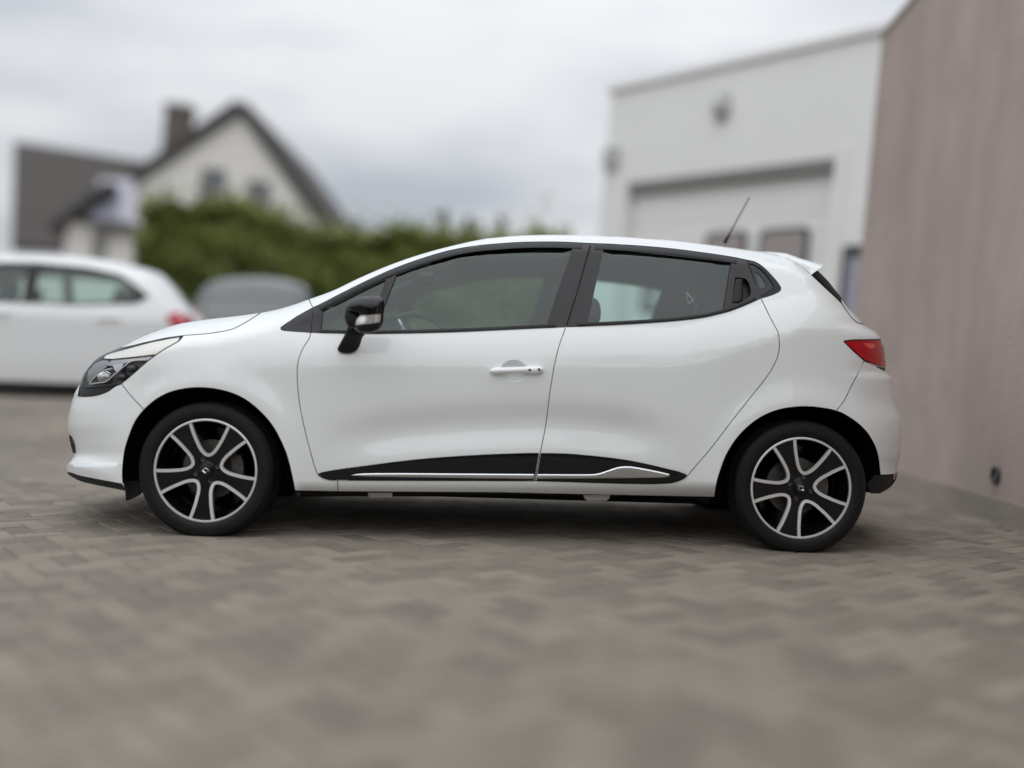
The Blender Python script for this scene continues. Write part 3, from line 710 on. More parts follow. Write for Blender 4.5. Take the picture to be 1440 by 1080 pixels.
# jacking points under the sill
both('jack_bracket', pan([(517,693),(552,693),(551,699.5),(519,699.5)], off=.06, thick=.05, gap=0), M['paint_old'])
both('jack_bracket', pan([(820,696),(858,696),(856,704.5),(823,704.5)], off=.06, thick=.05, gap=0), M['paint_old'])
both('sill_flange', pan([(418,690),(475,690),(700,691.5),(850,695),(1003,698),(995,705),(850,701.5),(700,698.5),(475,698),(424,699)], off=.075, thick=.03, gap=0), M['plastic'])
# antenna
make('antenna', tubemd([tuple(tp1(1027.5,325.5,YC)), tuple(tp1(1054,277.5,YC))], .0034, r2=.0028), M['satin'], car)
make('antenna_base', tubemd([tuple(tp1(1019,342,YC)), tuple(tp1(1027.7,325.2,YC))], .011, r2=.004), M['satin'], car)
print('body done')

# ---- headlights
def two(fn):                                    # build near, then far twin
    for far in (0,1): fn((lambda x: x.mirror(YC)) if far else (lambda x: x))
lamp_out = chain(cr(SIL_FRONT,4), C_LAMPTOP, C_LAMPLOW, C_LAMPBOT)
hl_house = pan(lamp_out, off=.045, thick=0, gap=.2, spacing=5)
hl_rim = pan(lamp_out, holes=[offset(resample(lamp_out,3),1.3)], off=.002, thick=.04, gap=.2, spacing=4)
hl_lens = pan(lamp_out, off=.001, thick=.003, gap=.5, spacing=4, rings=(.8,2))
up = chain(cr([(146,504),(151,498.8),(171,493),(189,488),(217,480.8),(253,474)],4), cr([(249.5,480.5),(233,489.6),(219.5,498)],3), cr([(219.5,498),(189,501.5),(158,504.5)],3))
mid = chain(cr([(158,505),(189,502),(219,498.7)],3), cr([(206,508.3),(189,506),(176,511),(166,515),(150,514)],4))
inner = chain(cr([(124,522),(133,512),(143,507),(154,507.5)],3), cr([(150,516),(137,526),(126,537)],3), [(122,536)])
curve1 = cr([(125.5,539.5),(131,533),(136.7,528),(146.7,521),(157.8,518.3)],5)
curve2 = cr([(126.7,540.3),(137,538.5),(147.8,537),(154.4,533),(160,527.5),(166.7,522),(180,511),(189,507),(206,506.2)],5)
def wire(c, r, off): return tubemd(tp(c, side(c)+off).tolist(), r, n=6)
def lamp(k):
    h = make('headlight', k(hl_house), M['lampdark'], car)
    make('lamp_rim', k(hl_rim), M['gloss'], h)
    make('reflector', k(pan(up, off=.008, thick=.02, gap=0, spacing=4)), M['cream'], h)
    make('bezel', k(pan(mid, off=.022, thick=.02, gap=0, spacing=4)), M['lampgrey'], h)
    make('inner_reflector', k(pan(inner, off=.03, thick=.012, gap=0, spacing=3)), M['bowl'], h)
    for c in (curve1,curve2): make('light_guide', k(wire(c,.0034,.012)), M['guide'], h)
    a = np.linspace(0,2*math.pi,24,endpoint=False)
    for cx,cy,r,m in ((148.5,530.5,10.5,'chrome'),(148.5,530.5,8.2,'lampgrey'),(172,530,6.,'lampdark'),(185,518,7,'lampdark')):
        make('projector', k(pillow(SF, np.stack([cx+r*np.cos(a)*1.1,cy+r*.85*np.sin(a)],1), .028, .014, r, S=lambda P: side(np.array([[cx,cy]]))[0]+P[:,0]*0-(.006 if r == 8.2 else 0), spacing=2)), M[m], h)
    make('bulb_cap', k(pan(cr([(158,513),(166,511),(173,512),(170,519),(165,523),(161,520)],3), off=.012, thick=.01, gap=0, spacing=2)), M['chrome'], h)
    make('lamp_lens', k(hl_lens), M['clear'], h)
two(lamp)
# ---- tail lights
tl = chain([(1186.5,480.2)], cr([(1188,479),(1202.5,477.6),(1222,477.4),(1239,478)],3), cr([(1239,478),(1243.5,490),(1245.7,505),(1245.5,516.5)],4), cr([(1245.5,516.5),(1234,514.5),(1227.5,512.2),(1212.5,505),(1197.5,491.5),(1188,483)],3))
tl_in = offset(resample(tl,3),1.5)
def tail(k):
    t = make('tail_light', k(pan(tl, off=.004, thick=.03, gap=.1, spacing=4)), M['gloss'], car)
    make('tail_lens', k(pan(tl_in, off=-.001, thick=.004, gap=0, spacing=4, rings=(1.,))), M['red'], t)
    make('reflector', k(pan(chain([(1213.5,482.5),(1229,483),(1230.5,488),(1225,490.5),(1219,487.5)]), off=-.0025, thick=.001, gap=0, spacing=2)), M['redlit'], t)  # the reflector's bright highlight, put in as a lighter red patch
    make('under_trim', k(pan([(1231,514.6),(1245,517),(1244,523),(1238,520)], off=.006, thick=.02, gap=0, spacing=3)), M['satin'], t)
two(tail)

# ---- door mirrors
cap_o = chain(cr([(487.5,431),(489,427.5),(494,423),(502,419.3),(512,417.4),(526,417),(535,417.9),(540,421.5),(541,427),(539.6,441)],4), cr([(539.6,441),(538.5,452),(537,460),(531,465.5),(522,468.5),(511,469),(503,467),(499,462),(498.8,455),(500.5,448.5),(504,442),(497,439.5),(491.5,437.2),(488,434)],4))
face_o = cr([(489,430),(485.5,436),(484.5,444),(486,452),(489,458.5),(493,460),(500,462),(506,448),(503,440),(495,436),(489,430)],4)[:-1]
ind_o = chain(cr([(498.5,456.3),(500.2,450),(503.5,446),(508,444),(520,442.9),(535.2,441.8)],4), [(534.6,452.8)], cr([(534.6,452.8),(520,455),(510,456),(499.5,456.8)],4))
low_o = chain(cr([(499,456.5),(520,455),(535,453),(537.2,459.5),(531,465.5),(522,468.5),(511,469),(503,467)],3))
arm_o = chain(cr([(490,457.5),(484,472),(476,487),(474.8,492),(480,496),(492.5,496.6),(500,493.5),(505,488),(507.5,481.5),(509.5,475),(513,469),(506,462),(497,457.5)],4))
capdome = lambda P: -.135-.045*np.sqrt(np.maximum(1-(1-np.minimum(edgedist(cap_o,P)/15,1)*inside(cap_o,P))**2,0))
# the arm runs from the door skin (bottom) out to the housing (top)
armS = lambda P: side(np.stack([P[:,0]*0+490, P[:,1]*0+492],1))-.012-.085*sstep(492,462,P[:,1])
def mirror_(k, dr):
    m = make('wing_mirror', k(pillow(SF, cap_o, -.135, .045, 15., back=.055, spacing=3)), M['gloss'], dr)
    make('mirror_face', k(pillow(SF, face_o, -.112, .022, 9., back=.045, spacing=3)), M['satin'], m)
    make('mirror_arm', k(pillow(SF, arm_o, 0, .020, 10., back=.02, S=armS, spacing=3)), M['plastic'], m)
    make('indicator', k(panel(SF, ind_o, S=capdome, off=-.0022, thick=.004, gap=0, spacing=2.5)), M['amber'], m)
    make('mirror_base', k(panel(SF, low_o, S=capdome, off=-.0012, thick=.002, gap=0, spacing=2.5)), M['satin'], m)
mirror_(lambda x:x, car); mirror_(lambda x:x.mirror(YC), car)

# ---- wheels (each around its own hub, axis y, face towards -y)
RIM = .2235
def uhalf(r): return np.interp(r,[.29,.30,.315,.335,.375,.44,.54,.645,.78,.945],[0,.035,.062,.088,.127,.172,.225,.276,.334,.392])
def ucurve(d):                                  # U-shaped opening edge, moved outwards (to the hub side) by d
    rs = np.concatenate([np.linspace(.945,.44,9),[.40,.375,.352,.335,.323,.312,.304,.298]]); w = np.array([uhalf(r) for r in rs])
    right = np.stack([w,rs],1); left = right[::-1]*[-1,1]; mid = np.array([[0,.292]])
    c = np.vstack([right,mid,left]); c = cr(c[::1],2)
    t = np.gradient(c,axis=0); t /= np.linalg.norm(t,axis=1)[:,None]; n = np.stack([t[:,1],-t[:,0]],1)
    s = 1 if n[len(c)//2][1] < 0 else -1
    return (c+n*s*d)*RIM
def rot2(p,a): c,s = math.cos(a),math.sin(a); return np.stack([p[:,0]*c-p[:,1]*s, p[:,0]*s+p[:,1]*c],1)
def face_y(p):                                  # dish of the wheel: hub sits deeper than the rim edge
    r = np.hypot(p[:,0],p[:,1])/RIM; return .008+.016*(1-np.clip((r-.25)/.7,0,1))**1.3-.006*np.exp(-(r/.16)**4)
def flat(p, y): return np.stack([p[:,0], y, p[:,1]],1)
WS = Surf(lambda P,y: np.stack([P[:,0],y,P[:,1]],1), face_y, .001)
def facemd(outline, holes, off, thick, spacing): return panel(WS, outline, holes, off=off, thick=thick, gap=0, spacing=spacing, step=.02)
def circle(r,n=72,a0=0): a = np.linspace(0,2*math.pi,n,endpoint=False)+a0; return np.stack([r*np.cos(a),r*np.sin(a)],1)
def build_wheel(uang, bang, logo_ang):
    w = empty('wheel', parent=car)
    prof = [(.212,.016),(.2205,.010),(.2245,.003),(.232,-.002),(.243,-.0055),(.258,-.007),(.270,-.0045),(.2745,-.0040),(.2755,-.0025),(.284,.004),(.290,.011),(.2945,.021),(.2965,.034)]
    tread = [(.2965,.060),(.291,.062),(.291,.068),(.2968,.070),(.2968,.094),(.291,.096),(.291,.104),(.2968,.106),(.2968,.130),(.291,.132),(.291,.138),(.2965,.140),(.2945,.175),(.288,.188),(.27,.197),(.235,.197),(.212,.185)]
    n = 180
    def mod(i,k,r): return r-.0009 if (9 <= i <= 12 and k%3==0) else r
    t = lathemd(prof+tread, n, mod=mod); z = t.v[:,2]; t.v[:,2] = np.maximum(z,-.2845)
    ty = make('tyre', t, M['rubber'], w); auto_smooth(ty, 40)
    holes = []
    for k in range(5):
        u = ucurve(-.004); a0,a1 = u[0],u[-1]
        arc = [np.array([math.cos(x),math.sin(x)])*.94*RIM for x in np.linspace(math.atan2(a1[1],a1[0]),math.atan2(a0[1],a0[0]),8)[1:-1]]
        h = np.vstack([u,arc]); holes.append(rot2(h, uang+k*2*math.pi/5-math.pi/2))
    f = facemd(circle(.945*RIM+.004,90), holes, .004, .030, .012); rim = make('rim', f, M['rimblack'], w)
    for k in range(5):
        a,b = ucurve(-.030), ucurve(.030); q = np.vstack([a,b[::-1]]); q = rot2(q, uang+k*2*math.pi/5-math.pi/2)
        make('spoke_edge', facemd(q, [], -.0015, .016, .02), M['alloy'], w)
    e = lathemd([(.957*RIM,.012),(.960*RIM,.0035),(.985*RIM,.002),(1.0*RIM,.004),(1.004*RIM,.012),(1.0*RIM,.02)], 96); re_ = make('rim_edge', e, M['alloy'], w); auto_smooth(re_, 50)
    b = lathemd([(.205,.010),(.203,.03),(.188,.06),(.186,.14),(.20,.17),(.205,.19),(.02,.19)], 64); br = make('rim_barrel', b, M['rimblack'], w); auto_smooth(br, 40)
    d = lathemd([(.02,.085),(.058,.085),(.06,.092),(.062,.098),(.128,.098),(.130,.104),(.128,.112),(.02,.112)], 64); dd = make('brake_disc', d, M['steel'], w); auto_smooth(dd, 30)
    ca = np.linspace(R(-28),R(28),8); o_ = [(math.cos(a)*.145,math.sin(a)*.145) for a in ca]+[(math.cos(a)*.095,math.sin(a)*.095) for a in ca[::-1]]
    make('brake_caliper', prismmd([(x,.075,z) for x,z in o_], (0,.05,0)), M['steel'], w, smooth=False)
    hub = lathemd([(.0,.0045),(.022,.0045),(.027,.0065),(.0285,.012),(.029,.022)], 40); hh = make('hub_cap', hub, M['rimblack'], w); auto_smooth(hh, 50)
    for k in range(4):
        a = bang+k*math.pi/2; x,z = .0495*math.cos(a),.0495*math.sin(a); y0 = float(face_y(np.array([[x,z]]))[0])+.004
        rg = lathemd([(.0042,y0-.003),(.0046,y0-.0075),(.0078,y0-.0085),(.0092,y0-.006),(.0095,y0+.004)], 20); rg.v += np.array([x,0,z])
        o = make('wheel_bolt', rg, M['steel'], w); auto_smooth(o, 50)
    lz = np.array([(0,.0150),(.0205,0.0),(0,-.0150),(-.0205,0.0)]); li = lz*.46+np.array([.001,0])
    Lo, Li = rot2(lz,logo_ang), rot2(li,logo_ang); v = []; mids = (Lo+Li)/2
    v = [(x,.0045,z) for x,z in Lo]+[(x,.0005,z) for x,z in mids]+[(x,.0042,z) for x,z in Li]; f = []
    for i in range(4):
        j = (i+1)%4; f += [(i,j,4+j,4+i),(4+i,4+j,8+j,8+i)]
    bd = make('badge', MD(v,f), M['chrome'], w, smooth=False)
    return w
def car_pt(px,py,y): return tp1(px,py,y)
hubF, hubR = car_pt(288.5,662.,.02), car_pt(1127.,686.5,.02)
# the hub heights put the tyres on the paving
wf = build_wheel(R(87), R(20), R(0)); wf.location = tuple(hubF); wf.rotation_euler = (0,0,R(-2.5))
wr = build_wheel(R(76.6), R(-17), R(-40)); wr.location = tuple(hubR)
for w in (wf,wr):
    c = copy_tree(w, car); c.location = (w.location[0], 2*YC-w.location[1], w.location[2]); c.rotation_euler = (0,0,math.pi)
# ---- wheel housings, underbody
for arch,(cx,cy) in ((ARCH_F,WHEEL_F),(ARCH_R,WHEEL_R)):
    s0 = side(arch)+.012; a = tp(arch, s0); rows = []; hub = tp1(cx,cy,.1)
    big = hub+(a-hub)*1.05
    for y,k in ((0,0),(.05,1),(.42,2)):
        q = a.copy() if not k else big.copy()
        q[:,1] = y if k == 2 else s0+y
        rows.append(q)
    back = np.repeat(hub[None],len(a),0); back[:,1] = .42; rows.append(back); m = len(a)
    v = np.vstack(rows); f = [(i*m+j,i*m+j+1,(i+1)*m+j+1,(i+1)*m+j) for i in range(3) for j in range(m-1)]
    both('wheel_housing', MD(v,f), M['dark'])
zb = .20
ub = prismmd([(-1.72,.16,.19),(-1.78,.16,.34),(-1.6,.16,.44),(1.5,.16,.44),(1.75,.16,.42),(1.70,.16,.25),(1.40,.16,.24),(1.0,.16,.19)], (0,2*YC-.32,0))
ub2 = boxmd((-.93,.17,.185),(.93,2*YC-.17,.30))
ub.v[:,1] = np.where(ub.v[:,1]<YC, .27, 2*YC-.27)
make('underbody', [ub,ub2], M['dark'], car, smooth=False)
make('engine_bay', [boxmd((-1.60,.40,.24),(-.90,2*YC-.40,.62))], M['dark'], car, smooth=False)
make('boot_floor', [boxmd((.90,.42,.26),(1.66,2*YC-.42,.60))], M['dark'], car, smooth=False)
# dark inner skin closing the shut lines
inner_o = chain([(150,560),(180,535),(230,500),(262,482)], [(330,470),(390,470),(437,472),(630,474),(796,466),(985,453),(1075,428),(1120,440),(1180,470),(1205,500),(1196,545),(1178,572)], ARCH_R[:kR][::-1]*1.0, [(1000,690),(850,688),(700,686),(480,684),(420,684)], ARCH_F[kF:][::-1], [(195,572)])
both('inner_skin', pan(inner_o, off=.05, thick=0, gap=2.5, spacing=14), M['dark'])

# ---- cabin
yin = .07
def insp(P): return side(P)+yin
trim_o = chain([(436,430)], cr([(467.5,415.5),(505,397.5),(542.5,381.5),(580,368),(617.5,357),(655,348),(685,341.5),(722.5,337.5),(760,336),(810,336.2),(860,337.8),(910,340.8),(960,345),(1010,351.5),(1050,357.5),(1095,366),(1130,385),(1160,430)],4), [(1150,470),(1000,468),(796,474),(630,478),(440,478)])
f_hole = chain(cr([(562,388),(600,376),(640,366),(690,358.5),(760,355)],3), [(790,357),(770,425),(757,461)], [(640,467),(535,468),(548,425)])
r_hole = chain([(858,360),(930,367),(985,373),(1000,378)], [(985,440),(965,446),(900,451),(838,455)])
q_hole = [(470,466),(476,432),(505,416),(533,404),(520,440),(512,466)]
trim_in = pan(trim_o, holes=[f_hole,r_hole,q_hole,[(1058,379),(1082,401),(1066,409)]], off=yin, thick=.02, spacing=9, gap=0)
make('cabin_trim', pan(trim_o, holes=[offset(resample(glass1,4),-3.), offset(resample(glass2,4),-3.), offset(resample(qglass,4),-1.5), [(1058,379),(1082,401),(1066,409)]], off=yin, thick=.01, spacing=9, gap=0), M['lining'], car)
make('cabin_trim', trim_in.mirror(YC), M['lining'], car)
card = pan([(440,470),(630,470),(796,467),(985,458),(1080,450),(1080,560),(1000,640),(960,670),(480,672),(440,560)], off=yin+.02, thick=.03, spacing=14, gap=0)
both('door_card', card, M['trimdark'])
hd, G = strip(SF, [(606,360),(640,351),(685,341),(760,336),(860,337.5),(960,345),(1050,357),(1105,372)], rays, YC, t0=0, drop=.05, crown=.75)
make('headliner', [orient(hd, np.array([0,YC,.6]))], M['lining'], car)
def cp(px,py,y): return tp1(px,py,y)
dash = prismmd([cp(432,462,.16),cp(470,448,.16),cp(515,441,.16),cp(545,449,.16),cp(556,470,.16),cp(548,540,.16),cp(430,540,.16)], (0,2*YC-.32,0))
o = make('dashboard', dash, M['trimdark'], car, smooth=False)
make('instrument_hood', pillow(Surf(tp,lambda P: P[:,0]*0,.35), cr([(528,452),(535,442),(548,440),(556,446),(557,458),(540,462),(528,452)],4)[:-1], .42, .14, 8.), M['trimdark'], car)
# steering wheel: ring tilted towards the driver, boss and three spokes
sw = empty('steering_wheel', loc=tuple(cp(582,497,.46)), parent=car); sw.rotation_euler = (0, R(64), 0)
ring = []
for k in range(49):
    a = 2*math.pi*k/48; ring.append((.185*math.cos(a), .185*math.sin(a), 0))
make('wheel_ring', tubemd(ring, .016, n=10, cap=False), M['trimgrey'], sw)
make('wheel_boss', lathemd([(0,-.03),(.05,-.028),(.068,-.01),(.06,.03),(0,.04)], 24), M['trimgrey'], sw); sw.children[-1].rotation_euler = (R(90),0,0)
for a in (0, 180, 270):
    make('wheel_spoke', tubemd([(.05*math.cos(R(a)),.05*math.sin(R(a)),0),(.18*math.cos(R(a)),.18*math.sin(R(a)),0)], .016, n=8), M['silver'], sw)
make('rear_view_mirror', pillow(Surf(tp,lambda P: P[:,0]*0,.35), cr([(588,386),(592,383),(609,384),(611,390),(609,399),(600,401),(589,394),(588,386)],4)[:-1], YC, .05, 5.), M['trimgrey'], car)
make('mirror_stalk', tubemd([tuple(cp(596,384,YC+.01)), tuple(cp(604,366,YC+.01))], .010), M['trimgrey'], car)
FS = Surf(tp, lambda P: P[:,0]*0, .35)
def seat(y, far):
    s = empty('seat', parent=car)
    k = (lambda m: m)
    bk = pillow(FS, cr([(752,590),(770,540),(790,490),(799,462),(806,450),(822,450),(832,458),(836,480),(826,540),(815,600),(780,612),(752,590)],4)[:-1], y, .22, 22., back=.22, spacing=6)
    make('backrest', bk, M['seat'], s)
    hr = pillow(FS, cr([(808,436),(813,423),(824,417),(836,419),(843,427),(845,441),(842,453),(828,456),(812,453),(808,436)],4)[:-1], y, .12, 10., back=.12, spacing=4)
    h = make('headrest', hr, M['seat'], s)
    cu = pillow(FS, cr([(600,596),(640,580),(720,584),(785,592),(800,612),(770,628),(640,622),(604,614),(600,596)],4)[:-1], y, .24, 16., back=.24, spacing=8)
    make('cushion', cu, M['seat'], s)
    for dy in (-.05,.05): make('headrest_post', tubemd([tuple(cp(822,446,y+dy)),tuple(cp(818,470,y+dy))], .006), M['chrome'], s)
seat(.46,0)
# same seat on the passenger's side, moved across in the car
s1 = [c for c in car.children if c.name.startswith('seat')][0]; c = copy_tree(s1, car); c.location = (.0, 2*(YC-.46), 0)
rs = prismmd([cp(930,470,.22),cp(975,452,.22),cp(992,456,.22),cp(980,560,.22),cp(860,600,.22),cp(850,575,.22)], (0,2*YC-.44,0))
make('rear_bench', rs, M['seat'], car, smooth=False)
make('parcel_shelf', prismmd([cp(985,455,.2),cp(1080,447,.2),cp(1080,452,.2),cp(985,461,.2)], (0,2*YC-.4,0)), M['trimdark'], car, smooth=False)
# little grey triangle outline on the rear pane
tri = pan([(964.5,408.5),(977,422.8),(967.5,428.2)], holes=[[(966.5,415),(973.5,422.2),(968.6,425.4)]], off=.0085, thick=.0006, gap=0, spacing=2)
make('window_triangle', tri, M['grey_mark'], rear_door)
print('car done')

# ------------------------------------------------------------------ rendered wall on the right
def on_ground(px, py):                          # where the sight line of (px, py) meets the yard
    t = 1.0
    for i in range(60):
        p = W(px,py,t); t += (p[2]-float(ground_z(p[0],p[1])))*2.0
        t = max(.5,min(t,60))
    return W(px,py,t)
def build_wall():
    a = on_ground(1440,745); b = on_ground(1262,684); d = (b-a)/np.linalg.norm((b-a)[:2]); d[2] = 0
    far = W(1222,330,9.5); s = (far[1]-a[1])/d[1]; p0 = a-d*4.2; p1 = a+d*s
    n = np.array([d[1],-d[0],0])                # away from the yard
    zt = W(1247,55,p1[1])[2]
    w = empty('boundary_wall', loc=(float(a[0]),float(a[1]),0), label='tall rough reddish brown rendered wall closing the yard on the right', cat='wall')
    o = np.array([a[0],a[1],0])
    def slab(q0,q1,z0,z1,off,th,jit=0):
        pts = []
        A,B = q0+n*off-o, q1+n*off-o
        v = [(A[0],A[1],z0-.0),(B[0],B[1],z0),(B[0],B[1],z1),(A[0],A[1],z1)]
        return prismmd(v, n*th)
    make('wall_face', slab(p0,p1,.30,zt,0,.24), M['wall'], w, smooth=False)
    make('plinth', slab(p0,p1-d*.03,-.5,.30,-.012,.26), M['plinth'], w, smooth=False)
    make('coping', slab(p0,p1+d*.02,zt,zt+.06,-.012,.28), M['plinth'], w, smooth=False)
    v = W(1401,668,a[1]+.42)
    k = (v-a)@n; v = v-n*k
    vp = lathemd([(0,.02),(.034,.018),(.036,-.02),(.05,-.022),(.052,.03)], 24); vo = make('drain_pipe', vp, M['anth'], w)
    vo.location = (float(v[0]-o[0]-n[0]*.0), float(v[1]-o[1]-n[1]*.0), float(v[2])); vo.rotation_euler = (0,0,math.atan2(n[1],n[0])-math.pi/2)
build_wall()

# ------------------------------------------------------------------ garage
def build_garage():
    r0 = W(1245,45,12.); 
    lo,hi = 12.,20.
    for i in range(50):
        m = (lo+hi)/2; z = W(862,130,m)[2]
        if z < r0[2]: lo = m
        else: hi = m
    l0 = W(862,130,lo); P0 = np.array([l0[0],l0[1],0]); ax = r0-l0; ax[2] = 0; Lw = np.linalg.norm(ax); ax /= Lw; nb = np.array([-ax[1],ax[0],0])   # back
    if nb[1] < 0: nb = -nb
    base = float(ground_z(l0[0],l0[1])); H = l0[2]
    g = empty('garage', loc=(P0[0],P0[1],base), label='white flat roofed garage with a wide sectional door under a shaded lintel', cat='garage'); g.rotation_euler = (0,0,math.atan2(ax[1],ax[0]))
    def uz(px,py):                              # px -> (along, height) on the front
        d = RcN@np.array([(px-720)/FOC,-(py-540)/FOC,-1.]); t = ((P0-CAM)@nb)/(d@nb); q = CAM+d*t; return (q-P0)@ax, q[2]-base
    Ht = H-base
    uL,_ = uz(880,300); uR,_ = uz(1169,300); zl = .5*(uz(900,259)[1]+uz(1160,219)[1]); E_ = Lw+1.6
    # front wall pieces, local axes: x along, y back
    def b(name,x0,x1,y0,y1,z0,z1,m,par=g,bev=0): return box(name,(x0,y0,z0),(x1,y1,z1),m,par,bev)
    b('wall',-.02,uL,0,.22,-.3,Ht,M['clad']); b('wall',uR,E_,0,.22,-.3,Ht,M['clad']); b('lintel',uL,uR,0,.22,zl,Ht,M['clad'])
    b('side_wall',-.02,.2,.22,7,-.3,Ht,M['clad']); b('roof',-.02,E_,.22,7,Ht-.3,Ht-.02,M['greytrim'])
    b('parapet_cap',-.08,E_,-.06,.3,Ht,Ht+.09,M['clad'])
    b('painted_lintel_shade',uL,uR,.02,.20,zl-.13,zl-.003,M['greytrim'])  # grey bar standing in for the shade in the recess under the lintel
    b('door_post',uL-.14,uL-.004,-.03,-.002,-.3,zl+.12,M['clad']); b('door_post',uR+.004,uR+.14,-.03,-.002,-.3,zl+.12,M['clad'])
    # sectional door: ribbed panels
    dz = empty('garage_door', parent=g); n = 7; hh = (zl-.13)/n
    wins = []
    def win(px0,px1,py0,py1):
        u0,z1 = uz(px0,py0); u1,_ = uz(px1,py0); _,z0 = uz((px0+px1)/2,py1); return (u0,u1,z0,z1)
    wA = win(984,1042,325,372); wB = win(1060,1130,320,382); wC = win(893,952,397,438)
    for i in range(n):
        b('panel',uL+.01,uR-.01,.16,.20,i*hh+.006,(i+1)*hh-.006,M['door'],dz)
        for j in (.33,.66): b('panel_rib',uL+.01,uR-.01,.150,.16,i*hh+hh*j-.008,i*hh+hh*j+.008,M['door'],dz.children[-1])
    for k,(u0,u1,z0,z1) in enumerate((wA,wB,wC)):
        r = .10; pts = []
        for cx,cz,a0 in ((u1-r,z1-r,0),(u0+r,z1-r,90),(u0+r,z0+r,180),(u1-r,z0+r,270)):
            for a in np.linspace(a0,a0+90,6): pts.append((cx+r*math.cos(R(a)),.125,cz+r*math.sin(R(a))))
        f = make('window',prismmd(pts,(0,.03,0)),M['anth'],dz,smooth=False)
        f2 = [(u0+(u1-u0)*.5+(x-(u0+u1)/2)*.86,.118,(z0+z1)/2+(z-(z0+z1)/2)*.82) for x,_,z in pts]
        make('pane',prismmd(f2,(0,.006,0)),M['brown'] if k<2 else M['pane'],f,smooth=False)
        if k==2:
            um,zm = (u0+u1)/2,(z0+z1)/2; b('glazing_bar',um-.02,um+.02,.108,.117,z0+.06,z1-.06,M['clad'],f); b('glazing_bar',u0+.06,u1-.06,.1085,.1165,zm-.02,zm+.02,M['clad'],f)
    # lamp above the door, small box on the left corner, dark side door
    u,z = uz(1018,152); s = .17
    lm = empty('wall_lamp', parent=g, loc=(u,0,z)); box('backplate',(-.10,-.03,-.2),(.10,-.002,.2),M['lampcase'],lm,.01)
    h = make('lamp_bowl', lathemd([(0,-.17),(.09,-.15),(.13,-.09),(.12,-.031)],20),M['lampcase'],lm)
    u,z = uz(861,222); b('corner_light',u-.10,u+.16,-.12,-.002,z-.16,z+.14,M['lampcase'],bev=.02)
    u0,z1 = uz(1188,346); u1,_ = uz(1212,346)
    f = b('side_door',u0,u1+.5,-.03,-.002,-.2,z1,M['anth']); b('side_door_pane',u0+.10,u0+.34,-.04,-.031,.3,z1-.15,M['solar'],f)
build_garage()

